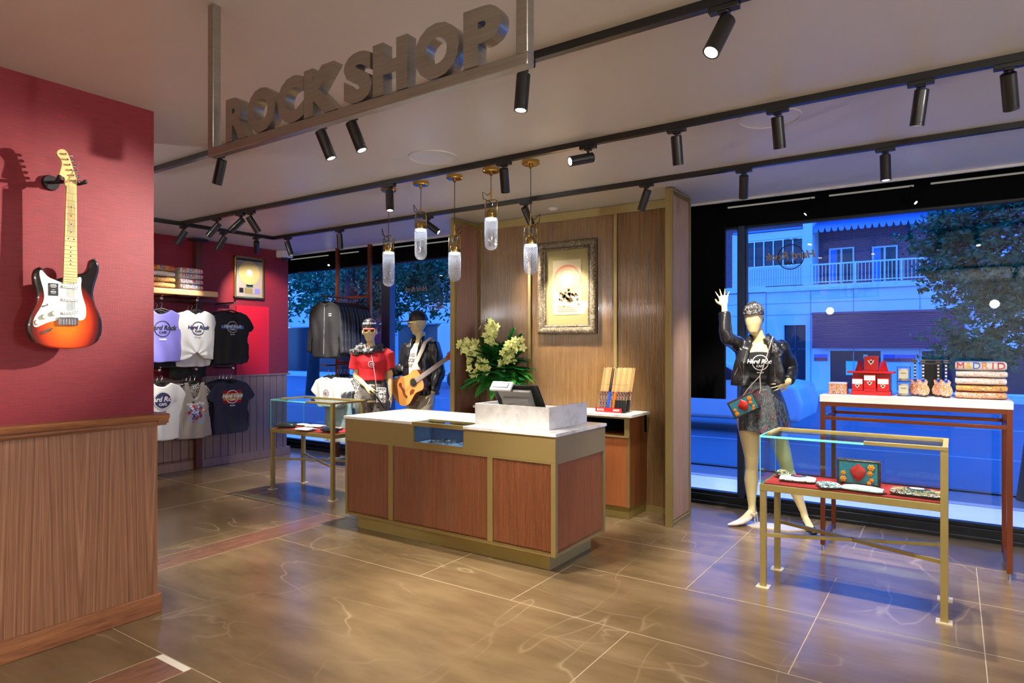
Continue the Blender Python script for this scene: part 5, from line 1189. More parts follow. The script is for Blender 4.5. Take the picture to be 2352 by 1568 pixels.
for s in (-1, 1):        # lapels and collar
    m.sweep([((s*.11, -.10, 1.36), .012, .010), ((s*.10, -.095, 1.43), .040, .011), ((s*.085, -.07, 1.49), .036, .012), ((s*.065, -.01, 1.53), .012, .035), ((s*.05, .045, 1.53), .012, .03)], (1, 0, 0), 14)
def sleeve(m, a, b, c, r0=.066, r1=.052, r2=.044, fc=.92):
    m.sweep([(tri(a, b, -.12), r0*.85), (tri(a, b, .1), r0), (tri(a, b, .5), (r0+r1)/2), (tri(a, b, .95), r1*1.05), (tri(b, c, .15), r1), (tri(b, c, .6), (r1+r2)/2), (tri(b, c, fc), r2)], None, 18)
sleeve(m, F1['sh'], F1['er'], F1['wr'], fc=.80); sleeve(m, F1['sl'], F1['el'], F1['wl'], fc=.88)
jk_ = skinmesh(m, .0075, 4, fold_disp(.007, 17, 2)); o = obj('leather_jacket', jk_, 'leather', t, smooth=80, world=False)
tr = bvh(jk_)
for pts in ([(-.09, 0, 1.43), (-.115, 0, 1.32), (-.115, 0, 1.15)], [(-.19, 0, 1.42), (-.15, 0, 1.33), (-.11, 0, 1.16)], [(-.16, 0, 1.28), (-.185, 0, 1.22)], [(.12, 0, 1.42), (.115, 0, 1.30), (.12, 0, 1.17)]):
    m = M()
    for a, b in zip(pts, pts[1:]):
        for k in range(12): p = tri(a, b, k/12); m.ell(p, (.0032, .0025, .0042), None, 6)
    wrap(m, tr, .6, (0, 1, 0), .001); obj('zip', m, 'chrome', o, world=False)
# bandana cap
m = M(); hc = V((-.045, -.015, 1.675))
m.sweep([(hc+V((0, -.005, .035)), .080, .098), (hc+V((0, -.006, .07)), .079, .097), (hc+V((0, .002, .10)), .066, .083), (hc+V((0, .01, .122)), .045, .058), (hc+V((.0, .015, .136)), .016, .02)], (1, 0, 0), 28)
m.ell(hc+V((.02, .085, .0)), (.05, .035, .055), None, 14)
obj('bandana', skinmesh(m, .006, 2, fold_disp(.006, 30, 5)), 'bandana', t, smooth=80, world=False)
# scarf falling over one shoulder
m = M(); m.sweep([((.05, -.05, 1.52), .022, .018), ((.09, -.075, 1.47), .032, .02), ((.125, -.095, 1.42), .036, .02), ((.15, -.10, 1.37), .030, .018)], (1, 0, .3), 12); obj('scarf', skinmesh(m, .006, 1, fold_disp(.010, 42, 1)), 'scarfp', t, smooth=80, world=False)
# shoes
m = M(); m.sweep([((-.078, -.012, .072), .030, .030), ((-.105, -.045, .052), .034, .028), ((-.145, -.078, .030), .038, .024), ((-.185, -.105, .020), .030, .019), ((-.235, -.14, .014), .006, .008)], (.5, -.8, 0), 16)
sh = skinmesh(m, .005, 2); o = obj('shoe', sh, 'shoe', t, smooth=80, world=False)
obj('heel', M().cyl((-.045, .035, .075), (-.04, .03, 0), .012, .005), 'chrome', o, world=False)
m = M(); m.tube([(-.10, -.02, .085), (-.065, -.045, .10), (-.04, -.02, .085)], .005, 6); m.tube([(-.08, .03, .09), (-.04, .052, .10), (-.02, .02, .09)], .004, 6); obj('strap', m, 'shoe', o, world=False)
m = M(); m.sweep([((.345, -.012, .062), .028, .026), ((.368, -.052, .042), .033, .024), ((.388, -.09, .022), .034, .018), ((.40, -.135, .014), .022, .012)], (1, .2, 0), 16); o = obj('shoe', skinmesh(m, .005, 2), 'black', t, smooth=80, world=False)
obj('heel', M().cyl((.335, .035, .07), (.335, .035, 0), .012, .005), 'chrome', o, world=False)
m = M(); m.prism([V((-.13, -.02, .0)), V((-.06, -.10, .0)), V((.22, -.10, .0)), V((.36, -.02, .0)), V((.30, .08, .0)), (-.08, .08, .0)], (0, 0, .008)); obj('base_plate', m, 'plate', t, smooth=None, world=False)
obj('support_rod', M().cyl((-.02, .06, .008), (-.05, .03, .30), .006), 'chrome', t, world=False)
# her handbag
o = heartbag((-1.355, 5.335, .92), .95, .16, 'blue-grey box handbag with red heart and orange flowers hanging at the woman mannequin hip', tilt=math.radians(-27))
m = M(); m.tube([(-1.43, 5.34, 1.01), (-1.36, 5.355, 1.12), (-1.27, 5.345, 1.22), (-1.225, 5.355, 1.36), (-1.20, 5.39, 1.47), (-1.20, 5.47, 1.53), (-1.19, 5.55, 1.50)], .0045, 6); m.tube([(-1.27, 5.345, 1.22), (-1.262, 5.34, 1.12), (-1.27, 5.335, 1.085)], .0045, 6); obj('chain_strap', m, 'chainlink', o)

# ------------------------------------------------------------ woman in red T-shirt and cap
bx, by = -5.345, 5.09
t = thing('woman_mannequin', 'mannequin in red T-shirt, black scarf, cap and grey patterned trousers', 'mannequin', (bx, by, 0), math.radians(43))
F2 = dict(sr=(-.165, 0, 1.40), sl=(.165, 0, 1.40), er=(-.175, .03, 1.12), wr=(-.055, -.19, 1.03), el=(.19, .03, 1.11), wl=(.205, -.03, .92))
m = M()
m.sweep([((0, 0, .84), .14, .10), ((0, 0, .93), .15, .11), ((0, 0, 1.02), .128, .095), ((0, 0, 1.12), .11, .085), ((0, -.005, 1.22), .125, .095), ((0, -.015, 1.29), .145, .112), ((0, -.005, 1.35), .155, .095), ((0, .01, 1.40), .13, .065), ((0, .012, 1.43), .07, .055), ((-.01, .005, 1.47), .044, .048), ((-.02, 0, 1.54), .044, .048)], (1, 0, 0), 28)
headmesh(m, (-.025, -.01, 1.625), (.0, -1, 0), 1.0, 1)
limb(m, [((-.12, 0, 1.39), .045), (F2['sr'], .048), (tri(F2['sr'], F2['er'], .5), .04), (F2['er'], .035), (tri(F2['er'], F2['wr'], .35), .034), (F2['wr'], .021)])
hand(m, F2['wr'], (.55, -.35, -.55), (.2, .8, -.2), .95, .35, .3, 1)
limb(m, [((.12, 0, 1.39), .045), (F2['sl'], .048), (tri(F2['sl'], F2['el'], .5), .04), (F2['el'], .035), (tri(F2['el'], F2['wl'], .35), .033), (F2['wl'], .021)])
hand(m, F2['wl'], (.05, -.12, -1), (-1, 0, 0), .98, .4, .35, -1)
obj('body', skinmesh(m, .0062, 5), 'skin', t, smooth=80, world=False)
m = M()
for s in (-1, 1): limb(m, [((s*.075, 0, .95), .085), ((s*.085, 0, .85), .10), ((s*.095, 0, .70), .088), ((s*.10, 0, .5), .075), ((s*.105, 0, .3), .075), ((s*.11, 0, .04), .08)])
m.sweep([((0, 0, .87), .15, .112), ((0, 0, .95), .155, .115), ((0, 0, 1.06), .13, .10)], (1, 0, 0), 24)
obj('trousers', skinmesh(m, .009, 4, fold_disp(.006, 13, 4)), 'jeansp', t, smooth=80, world=False)
m = M(); m.sweep([((0, 0, 1.045), .134, .104), ((0, 0, 1.085), .13, .10)], (1, 0, 0), 28); obj('belt', m, 'black', t, world=False)
m = M()
for s in (-1, 1): m.sweep([((s*.10, -.09, .04), .04, .035), ((s*.115, -.16, .03), .035, .025)], (1, 0, 0), 12); m.ell((s*.105, -.06, .04), (.045, .11, .04))
obj('shoes', m, 'black', t, world=False)
m = M(); m.box(-.2, .2, -.12, .15, 0, .006); obj('base_plate', m, 'plate', t, smooth=None, world=False)
m = M()
m.sweep([((0, 0, 1.08), .148, .118), ((0, 0, 1.13), .138, .108), ((0, -.005, 1.22), .142, .11), ((0, -.017, 1.29), .162, .128), ((0, -.005, 1.35), .172, .112), ((0, .01, 1.40), .15, .085), ((0, .012, 1.425), .085, .065)], (1, 0, 0), 28)
m.sweep([((-.13, 0, 1.385), .062), ((-.175, .0, 1.37), .066), ((-.185, .01, 1.27), .066), ((-.187, .02, 1.21), .068)], None, 18)
m.sweep([((.13, 0, 1.385), .062), ((.175, .0, 1.37), .066), ((.19, .01, 1.27), .066), ((.193, .02, 1.20), .068)], None, 18)
top = skinmesh(m, .0075, 4, fold_disp(.009, 13, 9)); tr = bvh(top); o = obj('red_t_shirt', top, 'redcloth', t, smooth=80, world=False)
m = M(); m.ring((0, 0, 1.26), .028, .035, (0, -1, 0), .001, 24); m.ring((0, 0, 1.26), .008, .014, (0, -1, 0), .001, 24); m.bar((-.03, 0, 1.29), (.03, 0, 1.22), .006, .001, up=(0, 1, 0)); wrap(m, tr, .6, (0, 1, 0), .003); obj('print', m, 'silverink', o, smooth=None, world=False)
obj('sleeve_band', M().ring((.193, .019, 1.196), .055, .069, (0, 0, 1), .022, 24), 'black', o, world=False)
m = M(); pts = []
for k in range(22): a = 2*PI*k/22; pts.append(((.115*math.cos(a)-.03, .10*math.sin(a)-.01, 1.435+.02*math.sin(a)+.012*math.sin(a*5)-.035*math.cos(a)*0), .036))
m.sweep(pts, None, 14, close=True); m.sweep([((-.10, -.07, 1.41), .055, .04), ((-.17, -.05, 1.39), .055, .045), ((-.215, 0, 1.375), .03, .04)], (0, 1, 0), 16); m.sweep([((-.09, -.10, 1.42), .05, .03), ((-.04, -.125, 1.40), .04, .03), ((.02, -.13, 1.415), .03, .025)], None, 14)
obj('scarf', skinmesh(m, .007, 2, fold_disp(.016, 34, 3)), 'scarfp', t, smooth=80, world=False)
def cap_of(m, c, f, s=1.0, brim=.07):
    c = V(c); f = V(f).normalized(); up = V((0, 0, 1)); sd = f.cross(up).normalized()
    m.sweep([(c+up*.028*s, .081*s, .099*s), (c+up*.06*s, .081*s, .100*s), (c+up*.095*s-f*.002, .070*s, .088*s), (c+up*.122*s-f*.005, .045*s, .058*s), (c+up*.134*s-f*.006, .012*s, .016*s)], sd, 28)
    vs = []
    for i in range(13):
        a = PI*(i/12); x = math.cos(a); y = math.sin(a); p0 = c+up*.03*s+sd*x*.076*s+f*(y*.080*s); p1 = c+up*(.030-.016*y+.0*x)*s+sd*x*.074*s+f*(.02+y*(.080+brim))*s
        vs += [p0, p1, p1-up*.007, p0-up*.007]
    fs = []
    for i in range(12):
        for k in range(4): fs.append((4*i+k, 4*i+(k+1) % 4, 4*i+4+(k+1) % 4, 4*i+4+k))
    m.faces(vs, fs)
m = M(); cap_of(m, (-.025, -.01, 1.63), (0, -1, .0), 1.0, .05); o = obj('cap', m, 'redcloth', t, smooth=50, world=False)
m = M(); m.sweep([((-.025, -.012, 1.655), .083, .102), ((-.025, -.012, 1.70), .083, .102), ((-.025, -.006, 1.735), .068, .086), ((-.025, -.004, 1.757), .04, .05)], (1, 0, 0), 28); cb = bpy.data.meshes.new('x'); q_ = obj('black_crown', m, 'black', o, world=False); tr = bvh(q_.data)
m = M(); m.text('ROCK SHOP', .026, Matrix.Translation((-.025, 0, 1.705)) @ UF, .0008, .0008); wrap(m, tr, .6, (0, 1, 0), .002); obj('cap_text', m, 'silverink', q_, smooth=None, world=False)
def shades(t, c, f, s=1.0):
    c = V(c); f = V(f).normalized(); up = V((0, 0, 1)); sd = f.cross(up).normalized(); m = M()
    m2 = M()
    for e in (-1, 1):
        p = c+f*.100*s+sd*e*.034*s+up*.006*s; m.ring(p, .024*s, .027*s, f, .002, 24); m2.lathe([(.024*s, 0), (.024*s, .0012)], p, 20, 0, Matrix((sd, f.cross(sd), f)).transposed())
        m.bar(p+sd*e*.026*s, c+sd*e*.082*s+up*.008*s-f*.01*s, .002, .0025)
    m.bar(c+f*.103*s-sd*.010*s+up*.012*s, c+f*.103*s+sd*.010*s+up*.012*s, .003)
    g = obj('sunglasses', m, 'polbrass', t, world=False); obj('lenses', m2, 'lensglass', g, smooth=None, world=False)
shades(t, (-.025, -.01, 1.625), (0, -1, 0))
# her small bag
ca, sa = math.cos(math.radians(43)), math.sin(math.radians(43))
def L2(x, y, z): return V((bx+ca*x-sa*y, by+sa*x+ca*y, z))
o = thing('crossbody_bag', 'small black and white skull-print bag hanging on the mannequin in the red T-shirt', 'bag', L2(.11, -.20, .95), math.radians(43))
obj('pouch', M().box(-.055, .055, -.015, .015, -.11, .06), 'bwbag', o, bevel=.008, world=False); obj('frame', M().tube([(-.055, 0, -.11), (.055, 0, -.11), (.055, 0, .06), (-.055, 0, .06)], .006, 6, 0, True), 'black', o, world=False)
m = M(); m.ell((0, -.016, -.01), (.028, .004, .034)); m.ell((0, -.016, -.045), (.018, .004, .014)); p_ = obj('skull_patch', m, 'whiteink', o, world=False)
m = M(); m.ell((-.011, -.020, -.008), (.008, .002, .009)); m.ell((.011, -.020, -.008), (.008, .002, .009)); obj('eye_sockets', m, 'black', p_, world=False)
obj('chain_strap', M().tube([(-.05, 0, .06), (-.07, .03, .20), (-.10, .06, .38), (-.13, .13, .50)], .003, 6), 'chainlink', o, world=False)
o = thing('coiled_strap', 'dark strap held in the right hand of the mannequin in the red T-shirt', 'strap', L2(.02, -.25, .96), math.radians(43))
obj('strap', M().tube([(-.03, .01, .02), (.02, 0, -.02), (.08, .01, -.10), (.12, .02, -.17)], .008, 8), 'blackcloth', o, world=False)

# ------------------------------------------------------------ man with guitar
bx, by = -5.05, 5.56
t = thing('man_mannequin', 'male mannequin in black leather jacket and black cap with an acoustic guitar', 'mannequin', (bx, by, 0), 0)
F3 = dict(sr=(-.19, 0, 1.46), sl=(.19, 0, 1.46), er=(-.26, -.02, 1.19), wr=(-.25, -.25, 1.14), el=(.27, .02, 1.15), wl=(.25, -.08, .93))
m = M()
m.sweep([((0, 0, .84), .15, .11), ((0, 0, .95), .155, .115), ((0, 0, 1.06), .14, .105), ((0, 0, 1.18), .14, .105), ((0, -.005, 1.30), .165, .118), ((0, -.005, 1.40), .18, .11), ((0, .01, 1.46), .16, .08), ((0, .012, 1.50), .08, .065), ((-.0, .005, 1.54), .054, .058), ((-.0, -.005, 1.62), .053, .058)], (1, 0, 0), 28)
hf = V((-.86, -.5, .02)).normalized(); hc = V((-.01, -.03, 1.72)); headmesh(m, hc, hf, 1.06, 1)
limb(m, [((-.13, 0, 1.45), .05), (F3['sr'], .056), (tri(F3['sr'], F3['er'], .5), .046), (F3['er'], .04), (tri(F3['er'], F3['wr'], .4), .038), (F3['wr'], .026)])
hand(m, F3['wr'], (.05, -1, -.25), (1, 0, -.2), 1.06, .7, .3, -1)
limb(m, [((.13, 0, 1.45), .05), (F3['sl'], .056), (tri(F3['sl'], F3['el'], .5), .046), (F3['el'], .04), (tri(F3['el'], F3['wl'], .4), .038), (F3['wl'], .026)])
hand(m, F3['wl'], (-.05, -.25, -1), (-1, 0, 0), 1.06, .45, .3, -1)
obj('body', skinmesh(m, .0065, 5), 'skin', t, smooth=80, world=False)
m = M()
for s in (-1, 1): limb(m, [((s*.08, 0, .95), .095), ((s*.09, 0, .84), .105), ((s*.10, -.02*(s+1), .68), .092), ((s*.105, 0, .5), .078), ((s*.11, 0, .3), .07), ((s*.115, 0, .04), .07)])
m.sweep([((0, 0, .86), .16, .12), ((0, 0, 1.0), .16, .12)], (1, 0, 0), 24)
obj('trousers', skinmesh(m, .009, 4, fold_disp(.006, 11, 6)), 'chino', t, smooth=80, world=False)
m = M()
for s in (-1, 1): m.ell((s*.11, -.06, .045), (.05, .14, .045))
obj('shoes', m, 'black', t, world=False); obj('base_plate', M().box(-.2, .2, -.15, .15, 0, .006), 'plate', t, smooth=None, world=False)
m = M(); m.sweep([((0, 0, .98), .16, .125), ((0, 0, 1.10), .152, .118), ((0, -.005, 1.30), .175, .13), ((0, -.003, 1.40), .18, .118), ((0, .01, 1.45), .14, .085), ((0, .012, 1.49), .085, .072)], (1, 0, 0), 28)
top = skinmesh(m, .009, 3, fold_disp(.006, 14, 8)); tr = bvh(top); o = obj('white_t_shirt', top, 'whitecloth', t, smooth=80, world=False)
m = M()
for k, w_ in enumerate(('HARD', 'ROCK', 'CAFE')): m.text(w_, .05, Matrix.Translation((-.04, 0, 1.36-k*.06)) @ UF, .0006, .002)
wrap(m, tr, .6, (0, 1, 0), .003); obj('print', m, 'plaque', o, smooth=None, world=False)
m = M()
for s in (-1, 1):
    m.sweep([((s*.135, 0, .90), .085, .14), ((s*.13, 0, 1.05), .078, .132), ((s*.135, 0, 1.25), .078, .14), ((s*.14, 0, 1.38), .078, .125), ((s*.135, .01, 1.46), .065, .085), ((s*.09, .02, 1.50), .04, .06)], (1, 0, 0), 20)
    m.sweep([((s*.10, -.13, 1.22), .016, .012), ((s*.10, -.13, 1.34), .045, .013), ((s*.09, -.11, 1.45), .045, .015), ((s*.08, -.06, 1.53), .02, .03), ((s*.065, .04, 1.55), .015, .04)], (1, 0, 0), 14)
m.sweep([((0, .10, .90), .17, .035), ((0, .095, 1.2), .16, .035), ((0, .09, 1.42), .17, .035), ((0, .06, 1.50), .09, .035)], (1, 0, 0), 20)
sleeve(m, F3['sr'], F3['er'], F3['wr'], .08, .065, .052, .82); sleeve(m, F3['sl'], F3['el'], F3['wl'], .08, .065, .052, .9)
obj('leather_jacket', skinmesh(m, .009, 4, fold_disp(.010, 14, 11)), 'leather', t, smooth=80, world=False)
m = M(); cap_of(m, hc, hf, 1.08, .11); obj('cap', m, 'black', t, smooth=50, world=False)
shades(t, hc, hf, 1.06)
# acoustic guitar held across the body: axis from tail to head in the plane facing the shop
go = V((-5.02, 5.325, 1.01)); ax = V((.845, .10, .525)).normalized(); nr = V((.10, -1, .03)).normalized(); nr = (nr-ax*nr.dot(ax)).normalized(); yy_ = nr.cross(ax)
T = Matrix.Translation(go) @ Matrix((ax, yy_, nr)).transposed().to_4x4()
o = thing('acoustic_guitar', 'acoustic guitar with orange-brown spruce top held by the male mannequin', 'guitar', go)
half = [(-.235, 0), (-.23, .06), (-.205, .125), (-.15, .168), (-.085, .175), (-.02, .145), (.03, .118), (.075, .112), (.12, .125), (.165, .125), (.195, .09), (.205, .04), (.207, 0)]
out = half + [(a, -b) for a, b in reversed(half[1:-1])]; out = chaikin(out, 2)
m = M(); m.prism([T @ V((a, b, -.09)) for a, b in out], nr*.087); obj('sides', m, 'mahogany', o, smooth=40)
m = M(); m.prism([T @ V((a, b, -.003)) for a, b in out], nr*.004); tp = obj('top', m, 'sprucetop', o, smooth=30)
m = M(); m.ring(T @ V((.085, 0, .0015)), 0.001, .043, nr, .001, 32, 0); m.ring(T @ V((.085, 0, .0015)), .046, .054, nr, .001, 32, 1); obj('sound_hole', m, ['black', 'brownink'], tp)
m = M(); m.prism([T @ V((a, b, .001)) for a, b in ((-.10, .075), (-.085, .09), (-.065, .085), (-.075, .04), (-.06, 0), (-.075, -.04), (-.065, -.085), (-.085, -.09), (-.10, -.075), (-.09, 0))], nr*.012); obj('bridge', m, 'mahogany', tp)
m = M(); m.prism([T @ V((a, b, .001)) for a, b in ((.03, -.05), (.06, -.075), (.02, -.105), (-.03, -.095), (-.01, -.06))], nr*.0015); obj('scratch_plate', m, 'mahogany', tp)
m = M(); m.prism([T @ V((a, b, .0)) for a, b in ((.125, -.028), (.125, .028), (.60, .022), (.60, -.022))], nr*.008)
for k in range(18): x = .60-(.62*.77)*(1-2**(-(k+1)/12))*1.25; m.prism([T @ V((a, b, .008)) for a, b in ((x, -.025), (x, .025), (x+.002, .025), (x+.002, -.025))], nr*.0012, 1)
m.sweep([(T @ V((.20, 0, -.02)), .026, .020), (T @ V((.60, 0, -.008)), .022, .012)], yy_, 14, 0); obj('neck', m, ['plaque', 'silverink'], o, smooth=50)
m = M(); m.prism([T @ V((a, b, -.006)) for a, b in ((.60, -.024), (.60, .024), (.63, .036), (.70, .048), (.755, .040), (.765, .012), (.745, -.01), (.71, -.030), (.64, -.036))], nr*.014); hd_ = obj('headstock', m, 'headwood', o, bevel=.002)
m = M()
for k in range(6): p = T @ V((.635+.018*k, .045, -.0)); m.ell(p, (.007, .007, .007), None, 8); m.cyl(T @ V((.635+.018*k, .02, .006)), T @ V((.635+.018*k, .02, .016)), .004, n=8)
obj('tuners', m, 'chrome', hd_)
m = M()
for k in range(6): m.tube([T @ V((-.075, -.02+.008*k, .014)), T @ V((.60, -.017+.007*k, .013))], .0006, 4)
obj('strings', m, 'steel', o)
m = M(); m.sweep([(V((-4.975, 5.36, 1.22)), .022, .0025), (V((-4.94, 5.395, 1.32)), .024, .0025), (V((-4.90, 5.42, 1.42)), .024, .0025), (V((-4.895, 5.46, 1.50)), .024, .0025), (V((-4.90, 5.56, 1.555)), .024, .0025), (V((-4.93, 5.66, 1.50)), .024, .0025)], (1, .3, 0), 10); obj('strap', m, 'offwhite', o, smooth=40)
# ================================================================ WINDOW EXTRAS
t = thing('window_screen', 'tall black panel hanging before the window beside the timber fin', 'screen', (-1.9, 5.99, .975))
obj('panel', M().box(-2.14, -1.722, 5.975, 6.0, .975, 2.74), 'voidblack', t, smooth=None); obj('edge_trim', M().box(-1.726, -1.722, 5.972, 5.976, .975, 2.56), 'darkframe', t, smooth=None)
def winlogo(x, z, s, label):
    m = M(); T = Matrix.Translation((x, 6.056, z)) @ Matrix.Rotation(PI, 4, 'Z') @ UF
    m.ring((x, 6.056, z), s*.38, s*.41, (0, -1, 0), .001, 48, 0); m.ring((x, 6.056, z), s*.34, s*.35, (0, -1, 0), .001, 48, 0)
    m.text('Hard Rock', s*.34, T @ Matrix.Translation((0, s*.04, 0)), .0006, s*.012, .25, 1); m.text('CAFE', s*.15, T @ Matrix.Translation((0, -s*.2, 0)), .0006, s*.006, 0, 0)
    m.text('EST. 1971', s*.10, T @ Matrix.Translation((0, s*.55, 0)), .0006, s*.004, 0, 0)
    tag(obj('window_logo', m, ['darkframe', 'plaque'], smooth=None), label, 'window decal')
winlogo(-1.18, 2.235, .27, 'round club logo on the right window glass, reading backwards from inside')
winlogo(-5.577, 2.165, .25, 'round club logo on the left window glass, reading backwards from inside')

# ================================================================ OUTSIDE
m = M(); m.box(-45, 20, 6.14, 7.5, -.3, -.05); struct('ground_1', m, 'paving', smooth=None)
m = M(); m.box(-45, 20, 7.5, 7.62, -.3, -.045); struct('trim_11', m, 'kerb', smooth=None)
m = M(); m.box(-45, 20, 7.62, 8.2, -.3, -.055); struct('ground_2', m, 'asphalt', smooth=None)
m = M(); m.box(-45, 20, 8.2, 8.3, -.3, -.04); struct('trim_12', m, 'darkframe', smooth=None)
m = M(); m.box(-45, 20, 8.3, 22.5, -.35, -.12)
for x in range(-40, 20, 5): m.box(x, x+2.2, 15.2, 15.32, -.12, -.115, 1)
m.box(-45, 20, 11.2, 11.28, -.12, -.115, 1); struct('ground_3', m, ['asphalt', 'kerb'], smooth=None)
m = M(); m.box(-45, 20, 22.5, 26, -.3, 0); struct('ground_4', m, 'paving', smooth=None)

k = 1.05
b = thing('apartment_building', 'long building across the street with balconies, awnings and shop fronts', 'building', (-4, 24, 0))
m = M()
for a, c in ((-12.0, -4.9), (-4.2, -3.5), (-1.9, -.9), (2.2, 12)): m.box(a, c, 24, 24.3, 0, 2.5)
m.box(-12, 12, 24, 24.3, 2.5, 3.36); m.box(-12, 12, 25.4, 25.6, 0, 3.4); m.box(-3.5, -1.9, 24.001, 24.3, 1.38, 2.5); m.box(-.9, 2.2, 24.001, 24.3, 1.38, 2.5); m.box(-4.9, -4.2, 24.001, 24.3, 2.2, 2.5)
obj('ground_floor_wall', m, 'stucco', b, smooth=None)
m = M()
for x in (-10.5, -9, -7.5, -6.1, -5.5, -4.05, -2.75, -.9, .5): m.box(x, x+.025, 23.985, 24.0, 0, 3.36)
for z in (2.55, 2.95): m.box(-12, 12, 23.99, 24, z, z+.02)
obj('stone_joints', m, 'kerb', b, smooth=None)
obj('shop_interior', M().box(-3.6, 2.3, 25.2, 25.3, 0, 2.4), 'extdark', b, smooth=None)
for i, (a, c, z0, z1, nm) in enumerate(((-3.5, -1.9, 0, 1.38, 'shop_window'), (-.9, 2.2, 0, 1.38, 'shop_window'))):
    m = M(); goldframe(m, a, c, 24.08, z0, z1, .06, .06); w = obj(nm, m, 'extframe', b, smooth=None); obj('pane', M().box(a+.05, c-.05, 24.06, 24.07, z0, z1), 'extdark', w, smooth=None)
    if i == 0: obj('green_notice', M().box(-2.97, -2.63, 24.04, 24.055, .52, .98).box(-2.46, -2.34, 24.04, 24.055, 1.07, 1.2), 'signgreen', w, smooth=None)
m = M()
for a, c in ((-3.92, -3.52), (-1.88, -1.0)): m.box(a, c, 23.96, 24.0, 1.08, 1.2, 0); m.box(a, c, 23.955, 24.0, .98, 1.09, 1)
obj('painted_band', m, ['purplecloth', 'stripe'], b, smooth=None)
d = obj('entrance_door', M().box(-4.88, -4.22, 24.15, 24.2, 0, 2.2), 'extdark', b, smooth=None); obj('door_frame', M().box(-4.56, -4.52, 24.12, 24.16, 0, 2.2).box(-4.88, -4.22, 24.12, 24.16, 1.35, 1.40), 'winblue', d, smooth=None)
m = M()
for i in range(19): z = 1.40+i*.0595; m.prism([V((-3.94, 23.70, z)), V((-3.94, 23.66, z+.01)), V((-3.94, 23.70, z+.056))], (4.2, 0, 0))
m.box(-3.94, .26, 23.70, 23.74, 1.40, 2.53); m.box(-3.96, .28, 23.64, 24.0, 2.53, 2.60); obj('roller_shutter', m, 'shutter', b, smooth=None)
obj('balcony_slab', M().box(-5.5, 12, 23.9, 25.19, 3.365, 3.55).box(-12, -5.5, 23.9, 25.19, 3.38, 3.58), 'stucco', b, smooth=None)
m = M(); m.box(-12, 12, 25.2, 25.5, 3.5, 6.6); obj('upper_wall', m, 'brick', b, smooth=None)
m = M(); m.box(-4.28, -3.98, 23.95, 25.19, 3.56, 5.9); m.box(-6.65, -6.2, 23.95, 25.19, 3.585, 5.49); m.box(-6.2, -4.28, 23.97, 24.05, 3.585, 4.24); m.box(-6.2, -4.28, 23.955, 25.19, 5.22, 5.48); obj('balcony_enclosure', m, 'stucco', b, smooth=None)
m = M()
for i in range(24): m.box(-6.2+i*.08, -6.185+i*.08, 23.96, 23.975, 3.6, 4.2)
obj('balcony_panel_ribs', m, 'kerb', b, smooth=None)
m = M()
for i in range(7): x = -6.2+i*.32; m.box(x-.02, x+.02, 23.96, 23.995, 4.245, 5.215)
m.box(-6.195, -4.285, 23.965, 23.995, 5.16, 5.21); m.box(-6.195, -4.285, 23.965, 23.995, 4.245, 4.30)
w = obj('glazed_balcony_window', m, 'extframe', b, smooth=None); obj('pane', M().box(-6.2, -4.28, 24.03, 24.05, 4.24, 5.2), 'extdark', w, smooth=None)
for a, c, z0, z1 in ((-3.64, -2.85, 3.58, 4.9), (-2.31, -1.56, 3.62, 4.85), (-.79, .05, 3.62, 4.95), (1.2, 2.2, 3.6, 4.9)):
    m = M(); goldframe(m, a, c, 25.18, z0, z1, .05, .05); m.box((a+c)/2-.03, (a+c)/2+.03, 25.12, 25.18, z0, z1); w = obj('balcony_window', m, 'extframe', b, smooth=None)
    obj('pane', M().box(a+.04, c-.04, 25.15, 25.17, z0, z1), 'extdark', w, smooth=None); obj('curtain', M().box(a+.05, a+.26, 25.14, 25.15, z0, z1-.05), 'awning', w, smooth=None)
obj('roller_blind', M().box(-.79, .05, 25.10, 25.14, 4.62, 4.95), 'awning', b, smooth=None)
m = M(); m.box(-4.0, 12, 23.92, 23.96, 4.20, 4.25); m.box(-4.0, 12, 23.92, 23.96, 3.62, 3.65)
for i in range(150): x = -4.0+i*.107; m.box(x, x+.02, 23.93, 23.95, 3.6, 4.22)
for i in range(12): x = -4.0+i*1.3; m.box(x, x+.05, 23.905, 23.965, 3.56, 4.255)
obj('balcony_railing', m, 'extframe', b, smooth=None)
m = M(); m.prism([V((-4.0, 24.9, 5.75)), V((-4.0, 24.0, 5.45)), V((-4.0, 23.98, 5.50)), V((-4.0, 24.9, 5.82))], (16, 0, 0))
for i in range(80): m.prism([V((-4.0+i*.2, 24.0, 5.48)), V((-3.8+i*.2, 24.0, 5.48)), V((-3.84+i*.2, 24.0, 5.33)), V((-3.9+i*.2, 24.0, 5.31)), V((-3.96+i*.2, 24.0, 5.33))], (0, .01, 0))
obj('awning', m, 'awning', b, smooth=None); obj('awning', M().box(-6.6, -4.3, 23.9, 24.6, 5.5, 5.56), 'awning', b, smooth=None)
obj('roof_slab', M().box(-12, 12, 23.9, 25.6, 6.4, 6.7), 'stucco', b, smooth=None)
b = thing('low_shop_building', 'low pale building with dark blue openings far behind the left window', 'building', (-22, 24, 0))
m = M(); m.box(-34, -12, 24, 24.3, 2.6, 3.5)
for a in (-34, -27.5, -24.4, -18.0, -15.5, -12.8): m.box(a, a+.8, 24, 24.3, 0, 2.6)
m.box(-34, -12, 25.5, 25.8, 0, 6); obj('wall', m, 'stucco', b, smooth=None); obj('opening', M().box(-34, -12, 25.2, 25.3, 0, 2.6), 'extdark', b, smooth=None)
b = thing('white_van', 'white van parked across the street behind the left windows', 'van', (-14.3, 20, 0))
